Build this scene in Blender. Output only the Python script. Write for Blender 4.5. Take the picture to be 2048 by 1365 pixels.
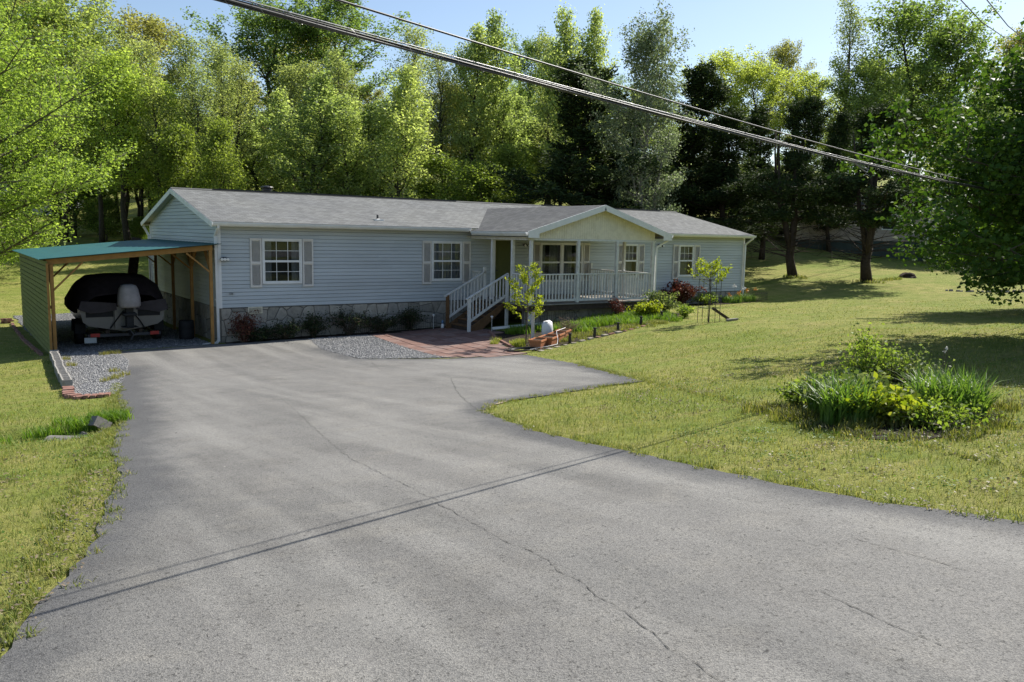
import bpy, bmesh, math, random
import numpy as np
from mathutils import Vector, Matrix
from mathutils.geometry import delaunay_2d_cdt
for o in list(bpy.data.objects): bpy.data.objects.remove(o)
scene = bpy.context.scene
COL = scene.collection
R_ = math.radians
random.seed(7)

# ---------------------------------------------------------------- camera
# world frame: x along the front of the house, y towards its back, z up; z = 0 at the bottom of the siding
cam_data = bpy.data.cameras.new('camera'); cam = bpy.data.objects.new('camera', cam_data); COL.objects.link(cam)
CAM = Vector((-6.831, -24.902, 2.341))
PITCH, ROLL, YAW = R_(7.405), R_(1.1845), R_(35.245)
_f = Vector((math.sin(YAW)*math.cos(PITCH), math.cos(YAW)*math.cos(PITCH), -math.sin(PITCH)))
_r = Vector((math.cos(YAW), -math.sin(YAW), 0)); _u = _r.cross(_f)
_r2 = _r*math.cos(ROLL) + _u*math.sin(ROLL); _u2 = -_r*math.sin(ROLL) + _u*math.cos(ROLL)
cam.matrix_world = Matrix(((_r2.x, _u2.x, -_f.x, CAM.x), (_r2.y, _u2.y, -_f.y, CAM.y), (_r2.z, _u2.z, -_f.z, CAM.z), (0, 0, 0, 1)))
cam_data.sensor_width = 36.0; cam_data.lens = 36.0*1624.1/2048
cam_data.clip_start = 0.05; cam_data.clip_end = 3000
scene.camera = cam

# ---------------------------------------------------------------- sky and sun
SUN = Vector((1.0, 0.15, 0.97)).normalized()
SUN_EL = math.asin(SUN.z); SUN_AZ = math.atan2(SUN.x, SUN.y)
world = bpy.data.worlds.new('World'); scene.world = world; world.use_nodes = True
wn = world.node_tree.nodes; wn.clear()
sky = wn.new('ShaderNodeTexSky'); sky.sky_type = 'NISHITA'; sky.sun_disc = False
sky.sun_elevation = SUN_EL; sky.sun_rotation = SUN_AZ
sky.air_density = 1.0; sky.dust_density = 0.8; sky.ozone_density = 1.0; sky.altitude = 200
bgn = wn.new('ShaderNodeBackground'); bgn.inputs[1].default_value = 0.092
wo = wn.new('ShaderNodeOutputWorld')
world.node_tree.links.new(sky.outputs[0], bgn.inputs[0]); world.node_tree.links.new(bgn.outputs[0], wo.inputs[0])
sl = bpy.data.lights.new('sun', 'SUN'); sl.energy = 5.0; sl.angle = R_(0.53); sl.color = (1.0, 0.95, 0.86)
so = bpy.data.objects.new('sun', sl); COL.objects.link(so); so.rotation_euler = SUN.to_track_quat('Z', 'Y').to_euler()
so.location = (0, 0, 40)
scene.view_settings.view_transform = 'Standard'; scene.view_settings.look = 'None'
scene.view_settings.exposure = 0.78; scene.view_settings.gamma = 1.0
scene.render.engine = 'CYCLES'
scene.cycles.use_denoising = True
try:
    scene.cycles.denoiser = 'OPENIMAGEDENOISE'; scene.cycles.denoising_prefilter = 'ACCURATE'
except Exception: pass
scene.cycles.max_bounces = 8; scene.cycles.transparent_max_bounces = 12
scene.cycles.caustics_reflective = False; scene.cycles.caustics_refractive = False

# ---------------------------------------------------------------- helpers
def np_mesh(name, V, F):
    V = np.asarray(V, dtype=np.float32); F = np.asarray(F, dtype=np.int32)
    me = bpy.data.meshes.new(name); k = F.shape[1]; n = len(F)
    me.vertices.add(len(V)); me.vertices.foreach_set('co', V.ravel())
    me.loops.add(n*k); me.loops.foreach_set('vertex_index', F.ravel())
    me.polygons.add(n); me.polygons.foreach_set('loop_start', np.arange(0, n*k, k, dtype=np.int32))
    me.update(calc_edges=True); return me

def link(name, me, mat=None, parent=None, loc=None, rz=None):
    o = bpy.data.objects.new(name, me); COL.objects.link(o)
    if mat is not None and me is not None and len(me.materials) == 0: me.materials.append(mat)
    if parent is not None: o.parent = parent
    if loc is not None: o.location = loc
    if rz is not None: o.rotation_euler.z = rz
    return o

def tag(o, label, cat=None, group=None, kind=None):
    if label: o['label'] = label
    if cat: o['category'] = cat
    if group: o['group'] = group
    if kind: o['kind'] = kind
    return o

def thing(name, label, cat, loc=(0, 0, 0), rz=0, group=None):
    o = bpy.data.objects.new(name, None); COL.objects.link(o); o.location = loc; o.rotation_euler.z = rz
    return tag(o, label, cat, group)

def copy_tree(o, parent=None):
    c = o.copy(); COL.objects.link(c); c.parent = parent
    for ch in list(o.children): copy_tree(ch, c)
    return c

class MB:
    def __init__(s): s.v = []; s.f = []
    def add(s, V, F):
        b = len(s.v); s.v += [tuple(p) for p in V]; s.f += [tuple(i+b for i in f) for f in F]; return s
    def box(s, a, b):
        (x0, y0, z0), (x1, y1, z1) = a, b
        x0, x1 = min(x0, x1), max(x0, x1); y0, y1 = min(y0, y1), max(y0, y1); z0, z1 = min(z0, z1), max(z0, z1)
        return s.add([(x0,y0,z0),(x1,y0,z0),(x1,y1,z0),(x0,y1,z0),(x0,y0,z1),(x1,y0,z1),(x1,y1,z1),(x0,y1,z1)],
                     [(0,3,2,1),(4,5,6,7),(0,1,5,4),(1,2,6,5),(2,3,7,6),(3,0,4,7)])
    def bar(s, p, q, w, d, up=(0, 0, 1)):           # rectangular bar from p to q, w across, d along up
        p, q = Vector(p), Vector(q); t = (q-p).normalized(); u = Vector(up)
        if abs(t.dot(u)) > .98: u = Vector((0, 1, 0))
        a = t.cross(u).normalized()*w/2; b = a.cross(t).normalized()*d/2
        V = [e+i*a+j*b for e in (p, q) for i, j in ((-1,-1),(1,-1),(1,1),(-1,1))]
        return s.add(V, [(0,1,2,3),(7,6,5,4),(0,4,5,1),(1,5,6,2),(2,6,7,3),(3,7,4,0)])
    def tube(s, pts, rad, n=6, cap=True):
        pts = [Vector(p) for p in pts]; b = len(s.v); m = len(pts)
        rad = rad if hasattr(rad, '__len__') else [rad]*m
        prev = None
        for i, p in enumerate(pts):
            t = (pts[min(i+1, m-1)]-pts[max(i-1, 0)]).normalized()
            if prev is None:
                a = t.orthogonal().normalized()
            else:
                a = (prev - t*prev.dot(t))
                a = a.normalized() if a.length > 1e-6 else t.orthogonal().normalized()
            prev = a; c = t.cross(a)
            for k in range(n):
                an = 2*math.pi*k/n; s.v.append(tuple(p+(a*math.cos(an)+c*math.sin(an))*rad[i]))
        for i in range(m-1):
            for k in range(n):
                s.f.append((b+i*n+k, b+i*n+(k+1) % n, b+(i+1)*n+(k+1) % n, b+(i+1)*n+k))
        if cap:
            s.f.append(tuple(b+k for k in reversed(range(n)))); s.f.append(tuple(b+(m-1)*n+k for k in range(n)))
        return s
    def lathe(s, prof, c=(0, 0, 0), n=14, axis='z'):
        b = len(s.v)
        for r, z in prof:
            for k in range(n):
                a = 2*math.pi*k/n; x, y = r*math.cos(a), r*math.sin(a)
                p = (x, y, z) if axis == 'z' else ((z, x, y) if axis == 'x' else (y, z, x))
                s.v.append((c[0]+p[0], c[1]+p[1], c[2]+p[2]))
        for i in range(len(prof)-1):
            for k in range(n): s.f.append((b+i*n+k, b+i*n+(k+1) % n, b+(i+1)*n+(k+1) % n, b+(i+1)*n+k))
        s.f.append(tuple(b+k for k in reversed(range(n)))); s.f.append(tuple(b+(len(prof)-1)*n+k for k in range(n)))
        return s
    def loft(s, rings, closed=True, cap=True):
        b = len(s.v); n = len(rings[0])
        for r in rings: s.v += [tuple(p) for p in r]
        for i in range(len(rings)-1):
            for k in range(n if closed else n-1): s.f.append((b+i*n+k, b+i*n+(k+1) % n, b+(i+1)*n+(k+1) % n, b+(i+1)*n+k))
        if cap and closed:
            s.f.append(tuple(b+k for k in reversed(range(n)))); s.f.append(tuple(b+(len(rings)-1)*n+k for k in range(n)))
        return s
    def mesh(s, name):
        me = bpy.data.meshes.new(name); me.from_pydata(s.v, [], s.f); me.update()
        return me
    def build(s, name, mat, parent=None, smooth=False, loc=None, rz=None, bevel=0):
        me = s.mesh(name)
        if smooth:
            me.polygons.foreach_set('use_smooth', [True]*len(me.polygons))
        o = link(name, me, mat, parent, loc, rz)
        if bevel:
            m = o.modifiers.new('bevel', 'BEVEL'); m.width = bevel; m.segments = 2; m.limit_method = 'ANGLE'
        return o

# ---------------------------------------------------------------- terrain height
CP = np.array([(-6.8,-24.9,0.70),(0.0,-25.0,0.72),(10.0,-25.0,0.85),(-15.0,-25.0,0.45),(22.0,-25.0,1.10),(-28.0,-25.0,0.20),(-6.8,-32.0,0.80),(15.0,-34.0,1.00),(-25.0,-36.0,0.40),(-4.0,-16.0,-0.08),(-4.0,-10.0,-0.66),(-1.0,-5.0,-0.98),(-4.8,-6.0,-1.02),(0.0,-0.5,-1.05),(3.0,-1.0,-0.98),(6.0,-3.0,-0.96),(7.0,-6.0,-0.82),(8.0,-1.0,-0.88),(9.0,-3.5,-0.66),(4.0,-8.0,-0.78),(3.0,-13.0,-0.36),(10.0,-14.0,0.02),(10.0,-8.0,-0.42),(12.0,-4.5,-0.42),(14.5,-3.5,-0.36),(20.0,-3.0,-0.42),(24.0,-0.5,-0.45),(18.0,-9.0,-0.10),(20.0,-17.0,0.45),(29.0,-4.0,-0.15),(29.0,-14.0,0.40),(38.0,-12.0,0.60),(-4.5,-1.0,-1.08),(-4.5,7.4,-1.22),(-0.3,9.0,-1.10),(-9.0,-1.0,-1.35),(-12.0,6.0,-1.10),(-9.0,-8.0,-1.15),(-13.0,-9.0,-1.30),(-9.5,-14.0,-0.35),(-16.0,-15.0,-0.50),(-22.0,-8.0,-1.20),(-25.0,4.0,-0.90),(12.0,9.6,-0.70),(24.0,9.6,-0.20),(12.0,18.0,-0.10),(4.0,16.0,-0.60),(-3.4,21.6,-0.32),(0.8,37.5,1.44),(-2.6,43.5,1.37),(4.6,41.1,1.88),(32.8,3.6,0.32),(34.4,-0.0,0.22),(45.0,9.9,1.36),(48.8,4.7,0.92),(43.2,13.7,1.57),(34.9,-5.3,0.08),(34.6,-7.6,0.24),(35.9,38.0,5.81),(43.3,29.1,5.68),(54.9,30.9,6.21),(45.7,19.8,3.96),(22.5,41.2,4.68),(15.2,52.6,5.06),(9.4,56.4,3.55),(62.2,19.0,3.04),(69.7,13.7,2.77),(1.8,61.7,2.90),(-9.0,50.6,1.46),(-18.1,56.9,0.87),(66.4,-2.7,1.53),(92.3,-2.4,2.43),(8.7,126.2,12.04),(35.0,108.0,14.29),(61.2,89.7,15.74),(87.3,71.1,14.81),(113.3,52.3,12.29),(139.2,33.3,8.18),(-30.8,153.3,7.09),(171.9,10.1,7.42)])
def _tps(r2): return np.where(r2 > 0, r2*np.log(np.maximum(r2, 1e-12)), 0)
_n = len(CP); _A = np.zeros((_n+3, _n+3))
_A[:_n, :_n] = _tps(((CP[:, None, :2]-CP[None, :, :2])**2).sum(-1)) + 2.0*np.eye(_n)
_A[:_n, _n:] = np.c_[np.ones(_n), CP[:, :2]]; _A[_n:, :_n] = _A[:_n, _n:].T
_W = np.linalg.solve(_A, np.r_[CP[:, 2], 0, 0, 0])
DITCH = [((-5.55, -12.62), (-6.9, -11.6)), ((-6.9, -11.6), (-9.6, -10.2))]
def H(x, y):
    x = np.asarray(x, float); y = np.asarray(y, float); s = x.shape
    q = np.c_[np.clip(x.ravel(), -70, 190), np.clip(y.ravel(), -60, 170)]
    out = np.zeros(len(q))
    for i in range(0, len(q), 20000):
        qq = q[i:i+20000]; K = _tps(((qq[:, None]-CP[None, :, :2])**2).sum(-1))
        out[i:i+20000] = K@_W[:-3] + _W[-3] + qq@_W[-2:]
    d = np.full(len(q), 1e9)
    for (a, b) in DITCH:
        a = np.array(a); b = np.array(b); t = np.clip(((q-a)@(b-a))/((b-a)@(b-a)), 0, 1)
        d = np.minimum(d, np.hypot(*(q-(a+t[:, None]*(b-a))).T))
    out = out - 0.42*np.exp(-(d/0.36)**2)
    return np.clip(out, -6, 40).reshape(s)
def hz(x, y): return float(H(np.array([x]), np.array([y]))[0])

def in_poly(px, py, poly):
    inside = np.zeros(px.shape, bool); n = len(poly); j = n-1
    for i in range(n):
        xi, yi = poly[i]; xj, yj = poly[j]
        c = ((yi > py) != (yj > py)) & (px < (xj-xi)*(py-yi)/((yj-yi) if yj != yi else 1e-9)+xi)
        inside ^= c; j = i
    return inside
def densify(poly, step, jit=0, rng=None):
    out = []; n = len(poly)
    for i in range(n):
        a = np.array(poly[i]); b = np.array(poly[(i+1) % n]); m = max(1, int(np.hypot(*(b-a))/step))
        for k in range(m):
            p = a+(b-a)*k/m
            if jit: p = p + rng.normal(0, jit, 2)
            out.append((float(p[0]), float(p[1])))
    return out
def sheet(poly, grid, lift, skirt=0.04):
    """a sheet draped on the terrain inside poly with a short skirt down its edge"""
    P = np.array(poly); x0, y0 = P.min(0); x1, y1 = P.max(0)
    gx, gy = np.meshgrid(np.arange(x0, x1, grid), np.arange(y0, y1, grid)); gx = gx.ravel(); gy = gy.ravel()
    k = in_poly(gx, gy, poly)
    pts = [Vector(p) for p in poly] + [Vector((float(a), float(b))) for a, b in zip(gx[k], gy[k])]
    n = len(poly)
    vs, es, fs, *_ = delaunay_2d_cdt(pts, [(i, (i+1) % n) for i in range(n)], [list(range(n))], 1, 1e-4)
    v2 = np.array([(p.x, p.y) for p in vs]); z = H(v2[:, 0], v2[:, 1])+lift
    V = [(a[0], a[1], b) for a, b in zip(v2, z)]; F = [tuple(f) for f in fs]
    m = MB(); m.v = V; m.f = F
    if skirt:
        zb = H(P[:, 0], P[:, 1])
        b = len(m.v)
        for i in range(n):
            m.v.append((P[i, 0], P[i, 1], zb[i]+lift)); m.v.append((P[i, 0], P[i, 1], zb[i]+lift-skirt))
        for i in range(n):
            j = (i+1) % n; m.f.append((b+2*i, b+2*j, b+2*j+1, b+2*i+1))
    return m

# ---------------------------------------------------------------- materials
class NT:
    def __init__(s, name):
        s.m = bpy.data.materials.new(name); s.m.use_nodes = True; s.t = s.m.node_tree; s.n = s.t.nodes; s.n.clear()
        s.out = s.n.new('ShaderNodeOutputMaterial'); s.pos = None
    def node(s, ty, **kw):
        nd = s.n.new(ty)
        for k, v in kw.items():
            if k.startswith('i_'):
                key = k[2:]; nd.inputs[int(key) if key.isdigit() else key].default_value = v
            else: setattr(nd, k, v)
        return nd
    def l(s, a, b): s.t.links.new(a, b)
    def P(s):
        if s.pos is None: s.pos = s.n.new('ShaderNodeNewGeometry')
        return s.pos.outputs['Position']
    def noise(s, scale, detail=4, rough=.55, vec=None, dim='3D'):
        nd = s.node('ShaderNodeTexNoise', noise_dimensions=dim); nd.inputs['Scale'].default_value = scale
        nd.inputs['Detail'].default_value = detail; nd.inputs['Roughness'].default_value = rough
        s.l(vec if vec is not None else s.P(), nd.inputs['Vector']); return nd.outputs['Fac']
    def ramp(s, fac, stops):
        r = s.n.new('ShaderNodeValToRGB'); el = r.color_ramp.elements
        while len(el) < len(stops): el.new(0.5)
        for e, (p, c) in zip(el, stops): e.position = p; e.color = (*c, 1) if len(c) == 3 else c
        s.l(fac, r.inputs[0]); return r.outputs[0]
    def mix(s, fac, a, b, mode='MIX'):
        nd = s.n.new('ShaderNodeMix'); nd.data_type = 'RGBA'; nd.blend_type = mode
        for val, k in ((fac, 0), (a, 6), (b, 7)):
            if hasattr(val, 'is_linked'): s.l(val, nd.inputs[k])
            elif k == 0: nd.inputs[0].default_value = val
            else: nd.inputs[k].default_value = (*val, 1) if len(val) == 3 else val
        return nd.outputs[2]
    def math(s, op, a, b=None, clamp=False):
        nd = s.n.new('ShaderNodeMath'); nd.operation = op; nd.use_clamp = clamp
        for i, v in enumerate((a, b)):
            if v is None: continue
            if hasattr(v, 'is_linked'): s.l(v, nd.inputs[i])
            else: nd.inputs[i].default_value = v
        return nd.outputs[0]
    def scaled(s, sc, rot=(0, 0, 0)):
        mp = s.n.new('ShaderNodeMapping'); mp.inputs['Scale'].default_value = sc; mp.inputs['Rotation'].default_value = rot
        s.l(s.P(), mp.inputs['Vector']); return mp.outputs[0]
    def bump(s, hgt, strength=.3, dist=.02):
        b = s.n.new('ShaderNodeBump'); b.inputs['Strength'].default_value = strength; b.inputs['Distance'].default_value = dist
        s.l(hgt, b.inputs['Height']); return b.outputs[0]
    def bsdf(s, col, rough=.6, spec=.4, metal=0, normal=None):
        p = s.n.new('ShaderNodeBsdfPrincipled')
        if hasattr(col, 'is_linked'): s.l(col, p.inputs['Base Color'])
        else: p.inputs['Base Color'].default_value = (*col, 1)
        if hasattr(rough, 'is_linked'): s.l(rough, p.inputs['Roughness'])
        else: p.inputs['Roughness'].default_value = rough
        p.inputs['Specular IOR Level'].default_value = spec; p.inputs['Metallic'].default_value = metal
        if normal is not None: s.l(normal, p.inputs['Normal'])
        return p
    def done(s, sh):
        s.l(sh.outputs[0] if hasattr(sh, 'outputs') else sh, s.out.inputs[0]); return s.m

def plain(name, col, rough=.6, var=.12, scale=3, spec=.4, metal=0, bump=0, bscale=60, dirt=None, dscale=1.5):
    t = NT(name); n = t.noise(scale, 5)
    a = tuple(max(0, c*(1-var)) for c in col); b = tuple(min(1, c*(1+var)) for c in col)
    c = t.ramp(n, [(.3, a), (.7, b)])
    if dirt:
        d = t.ramp(t.noise(dscale, 6, .65), [(.48, (0, 0, 0)), (.72, (1, 1, 1))]); c = t.mix(t.math('MULTIPLY', d, dirt[1]), c, dirt[0])
    nr = t.bump(t.noise(bscale, 4), bump, .01) if bump else None
    return t.done(t.bsdf(c, rough, spec, metal, nr))

def leaf_mat(name, cols, trans=.45, tcol=None, rough=.55, spec=.2, hue=0.0):
    """cols: dark, mid, light base colours; varies leaf by leaf and in metre-sized drifts"""
    t = NT(name); g = t.n.new('ShaderNodeNewGeometry'); rnd = g.outputs['Random Per Island']; t.pos = g
    f = t.math('ADD', t.math('MULTIPLY', rnd, .6), t.math('MULTIPLY', t.noise(.55, 3), .4))
    c = t.ramp(f, [(.15, cols[0]), (.5, cols[1]), (.85, cols[2])])
    if hue:
        oi = t.n.new('ShaderNodeObjectInfo'); hs = t.n.new('ShaderNodeHueSaturation')
        mr = t.n.new('ShaderNodeMapRange'); mr.inputs[3].default_value = .5-hue; mr.inputs[4].default_value = .5+hue
        t.l(oi.outputs['Random'], mr.inputs[0]); t.l(mr.outputs[0], hs.inputs['Hue'])
        mv = t.n.new('ShaderNodeMapRange'); mv.inputs[3].default_value = 1.15; mv.inputs[4].default_value = .8
        t.l(oi.outputs['Random'], mv.inputs[0]); t.l(mv.outputs[0], hs.inputs['Value'])
        t.l(c, hs.inputs['Color']); c = hs.outputs[0]
    p = t.bsdf(c, rough, spec)
    tr = t.n.new('ShaderNodeBsdfTranslucent'); t.l(t.mix(1.0, c, tcol or (1.72, 1.74, .82), 'MULTIPLY'), tr.inputs[0])
    mx = t.n.new('ShaderNodeMixShader'); mx.inputs[0].default_value = trans
    t.l(p.outputs[0], mx.inputs[1]); t.l(tr.outputs[0], mx.inputs[2]); return t.done(mx)
# ================================================================ ground, driveway, road, gravel, patio
def lawn_material():
    t = NT('lawn')
    big = t.noise(.22, 4); mid = t.noise(1.6, 5, .6); fine = t.noise(38, 5, .7); streak = t.noise(1.0, 4, .6, t.scaled((.35, 2.2, 1), (0, 0, R_(25))))
    c = t.ramp(mid, [(.3, (.14, .175, .038)), (.5, (.24, .245, .068)), (.72, (.32, .292, .112))])
    c = t.mix(t.ramp(big, [(.42, (0, 0, 0)), (.62, (.7, .7, .7))]), c, (.15, .205, .036))
    c = t.mix(t.ramp(streak, [(.48, (0, 0, 0)), (.68, (.6, .6, .6))]), c, (.29, .255, .10))
    c = t.mix(.75, c, t.ramp(fine, [(.25, (.35, .38, .30)), (.55, (1, 1, 1)), (.8, (1.35, 1.3, 1.1))]), 'MULTIPLY')
    clump = t.noise(7, 4, .6); c = t.mix(.5, c, t.ramp(clump, [(.3, (.55, .6, .5)), (.6, (1.1, 1.1, 1.0))]), 'MULTIPLY')
    nr = t.bump(t.math('ADD', fine, t.math('MULTIPLY', clump, 1.5)), .75, .05)
    return t.done(t.bsdf(c, .95, .1, 0, nr))
M_lawn = lawn_material()

def axis_grid(lo, hi, flo, fhi, fine):
    a = list(np.arange(flo, fhi+.001, fine)); s = fine; x = fhi
    while x < hi: s *= 1.16; x += s; a.append(min(x, hi))
    s = fine; x = flo
    while x > lo: s *= 1.16; x -= s; a.insert(0, max(x, lo))
    return np.array(sorted(set(a)))
gx = axis_grid(-420, 520, -14, 20, .32); gy = axis_grid(-300, 620, -25, 2, .32)
GX, GY = np.meshgrid(gx, gy); GZ = H(GX, GY)
rng = np.random.default_rng(3)
nx, ny = len(gx), len(gy); idx = np.arange(nx*ny).reshape(ny, nx)
F = np.stack([idx[:-1, :-1], idx[:-1, 1:], idx[1:, 1:], idx[1:, :-1]], -1).reshape(-1, 4)
me = np_mesh('ground', np.c_[GX.ravel(), GY.ravel(), GZ.ravel()], F); me.polygons.foreach_set('use_smooth', [True]*len(F))
tag(link('ground', me, M_lawn), 'mown yellow-green lawn and rising ground around the house', None, None, 'structure')

# driveway ---------------------------------------------------------------
DRIVE = [(-10.5,-24.6),(-9.0,-23.7),(-7.7,-22.6),(-7.0,-21.6),(-6.74,-20.9),(-6.58,-20.34),(-6.40,-19.9),(-6.2,-19.4),(-6.05,-18.95),(-5.95,-18.5),(-5.85,-18.0),(-5.70,-17.4),(-5.5,-16.4),(-5.36,-15.01),(-4.95,-12.88),(-4.55,-11.11),(-4.3,-8.88),(-3.85,-6.2),(-3.3,-3.96),(-3.05,-2.6),(-3.0,-.55),(-1.5,-.5),(-.2,-.45),(1.6,-.5),(2.5,-.75),(1.95,-3.09),(2.0,-5.6),(3.8,-7.15),(5.5,-8.1),(4.75,-11.05),(3.25,-14.7),(2.3,-14.63),(.83,-14.87),(.06,-14.86),(-.75,-15.58),(-.99,-16.4),(-1.27,-17.44),(-1.41,-18.43),(-1.45,-19.42),(-1.5,-20.24),(-1.52,-21.26),(-1.43,-22.0),(-1.2,-22.75),(-.4,-23.7),(1.8,-24.6)]
ROAD = [(-70,-31),(-70,-27.2),(-10.5,-24.6),(1.8,-24.6),(70,-15.5),(70,-19.5),(1.8,-31)]
def asphalt():
    t = NT('asphalt')
    agg = t.node('ShaderNodeTexVoronoi', feature='F1'); agg.inputs['Scale'].default_value = 150; t.l(t.P(), agg.inputs['Vector'])
    fine = t.noise(120, 6, .75); big = t.noise(.45, 5, .6); mid = t.noise(2.2, 5, .65)
    along = t.noise(.9, 4, .6, t.scaled((1.7, .11, 1), (0, 0, R_(10))))
    c = t.ramp(big, [(.3, (.138, .135, .130)), (.7, (.206, .201, .192))])
    c = t.mix(t.ramp(along, [(.44, (0, 0, 0)), (.64, (.75, .75, .75))]), c, (.245, .24, .227))
    c = t.mix(t.ramp(t.noise(.8, 3, .5, t.scaled((1.8, .2, 1), (0, 0, R_(-10)))), [(.48, (0, 0, 0)), (.68, (.6, .6, .6))]), c, (.125, .124, .121))
    c = t.mix(t.ramp(mid, [(.52, (0, 0, 0)), (.75, (.4, .4, .4))]), c, (.26, .247, .22))
    at = t.n.new('ShaderNodeAttribute'); at.attribute_name = 'edge'
    ef = t.math('ADD', at.outputs['Fac'], t.math('MULTIPLY', t.math('SUBTRACT', t.noise(1.7, 5, .65), .5), .9))
    c = t.mix(t.ramp(ef, [(.35, (0, 0, 0)), (.8, (.85, .85, .85))]), c, (.085, .086, .09))
    c = t.mix(.8, c, t.ramp(agg.outputs['Color'], [(.1, (.45, .45, .45)), (.5, (.95, .95, .95)), (.93, (1.35, 1.33, 1.28))]), 'MULTIPLY')
    c = t.mix(.65, c, t.ramp(fine, [(.28, (.35, .35, .35)), (.5, (1, 1, 1)), (.75, (1.3, 1.28, 1.22))]), 'MULTIPLY')
    stain = t.ramp(t.noise(1.15, 6, .7), [(.50, (1, 1, 1)), (.62, (.80, .79, .78)), (.70, (.74, .73, .72))]); c = t.mix(.45, c, stain, 'MULTIPLY')
    scuff = t.ramp(t.noise(1.6, 5, .6, t.scaled((.9, .35, 1), (0, 0, R_(30)))), [(.60, (0, 0, 0)), (.74, (.3, .3, .3))]); c = t.mix(scuff, c, (.275, .267, .25))
    pits = t.ramp(t.noise(34, 4, .65), [(.32, (.28, .28, .28)), (.42, (1, 1, 1))]); c = t.mix(.8, c, pits, 'MULTIPLY')
    nr = t.bump(t.math('ADD', fine, agg.outputs['Distance']), .45, .008)
    return t.done(t.bsdf(c, .88, .25, 0, nr))
M_asph = asphalt()
rng = np.random.default_rng(5)
DRIVE_E = densify(DRIVE, .16, .022, rng)
dm = sheet(DRIVE_E, .3, .018, .03); drive = dm.build('driveway', M_asph, smooth=False)
def seg_dist(q, pts):
    d = np.full(len(q), 1e9)
    for a, b in zip(pts[:-1], pts[1:]):
        a = np.array(a); b = np.array(b); t = np.clip(((q-a)@(b-a))/((b-a)@(b-a)), 0, 1); d = np.minimum(d, np.hypot(*(q-(a+t[:, None]*(b-a))).T))
    return d
q_ = np.array([(v[0], v[1]) for v in dm.v])
e_ = np.maximum.reduce([np.exp(-(seg_dist(q_, DRIVE[29:44])/.42)**2), .95*np.exp(-(seg_dist(q_, DRIVE[10:19])/.75)**2), .8*np.exp(-(seg_dist(q_, DRIVE[25:30])/.6)**2), .7*np.exp(-(seg_dist(q_, DRIVE[2:10])/.5)**2)])
at_ = drive.data.attributes.new('edge', 'FLOAT', 'POINT'); at_.data.foreach_set('value', e_.astype(np.float32))
tag(drive, 'wide worn grey asphalt driveway running down to the house', None, None, 'structure')
tag(sheet(densify(ROAD, 1.2), 1.5, .018, .05).build('road', M_asph), 'grey asphalt road at the head of the driveway', None, None, 'structure')
def ribbon(pts, w, lift, wj=.0, seed=0, step=.12, wob=0.0):
    r = np.random.default_rng(seed); P = []
    for a, b in zip(pts[:-1], pts[1:]):
        a = np.array(a, float); b = np.array(b, float); m = max(1, int(np.hypot(*(b-a))/step))
        for k in range(m): P.append(a+(b-a)*k/m)
    P.append(np.array(pts[-1], float)); P = np.array(P)
    if wob:
        n = r.normal(0, 1, len(P)); n = np.convolve(n, np.ones(5)/5, 'same'); m2 = r.normal(0, 1, len(P)); m2 = np.convolve(m2, np.ones(5)/5, 'same')
        P = P + np.c_[n, m2]*wob
    T = np.gradient(P, axis=0); T /= np.maximum(np.hypot(T[:, 0], T[:, 1]), 1e-6)[:, None]; N = np.c_[-T[:, 1], T[:, 0]]
    wd = w*(1+wj*r.normal(0, 1, len(P))).clip(.15, 2.2); wd[0] = wd[-1] = w*.1
    A = P+N*wd[:, None]/2; B = P-N*wd[:, None]/2
    V = [(*a, z+lift) for a, z in zip(A, H(A[:, 0], A[:, 1]))]+[(*b, z+lift) for b, z in zip(B, H(B[:, 0], B[:, 1]))]
    n = len(P); m = MB(); m.v = V; m.f = [(i, i+1, n+i+1, n+i) for i in range(n-1)]; return m
M_crack = plain('crack_fill', (.075, .073, .069), .9, .3, 20, .2)
for k, (pts, w, sd) in enumerate([
    ([(-2.2,-11.6),(-2.7,-13.8),(-3.16,-15.7),(-3.58,-17.53),(-3.82,-19.58),(-3.97,-20.53),(-4.05,-21.39),(-4.18,-21.97),(-4.32,-22.59),(-4.45,-23.2)], .0030, 2),
    ([(-3.26,-22.61),(-3.29,-22.79),(-3.36,-22.96),(-3.36,-23.08),(-3.41,-23.3)], .0036, 3), ([(-2.35,-22.2),(-2.38,-22.53),(-2.38,-22.95)], .003, 7), ([(-4.9,-16.6),(-3.9,-15.9),(-2.6,-15.65),(-1.2,-16.0)], .0035, 4),
    ([(2.0,-6.2),(1.2,-8.5),(1.5,-11.0),(.2,-13.4),(-.8,-15.6)], .006, 5), ([(-3.1,-6.2),(-2.3,-9)], .005, 6)]):
    ribbon(pts, w, .0215, .8, sd, .035, .022).build('crack', M_crack, drive)

# patio ------------------------------------------------------------------
PATIO = [(4.55,-.75),(8.2,-.4),(8.2,-2.7),(7.2,-4.1),(6.65,-5.4),(5.45,-8.05),(3.9,-6.95)]
M_sand = plain('joint_sand', (.13, .115, .095), .95, .3, 14, .1, bump=.6)
patio = sheet(densify(PATIO, .3), .5, .012, .03).build('patio', M_sand)
tag(patio, 'red paver patio at the foot of the steps', None, None, 'structure')
def paver_mat():
    t = NT('red_paver'); oi = t.n.new('ShaderNodeObjectInfo')
    c = t.ramp(oi.outputs['Random'], [(0, (.165, .095, .078)), (.4, (.205, .122, .10)), (.75, (.235, .155, .132)), (1, (.195, .14, .126))])
    c = t.mix(.7, c, t.ramp(t.noise(5, 6, .65), [(.3, (.6, .6, .62)), (.65, (1.12, 1.1, 1.06))]), 'MULTIPLY')
    return t.done(t.bsdf(c, .85, .25, 0, t.bump(t.noise(90, 4), .35, .006)))
M_paver = paver_mat()
pm = MB(); s_ = .395/2; b_ = .008
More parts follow.
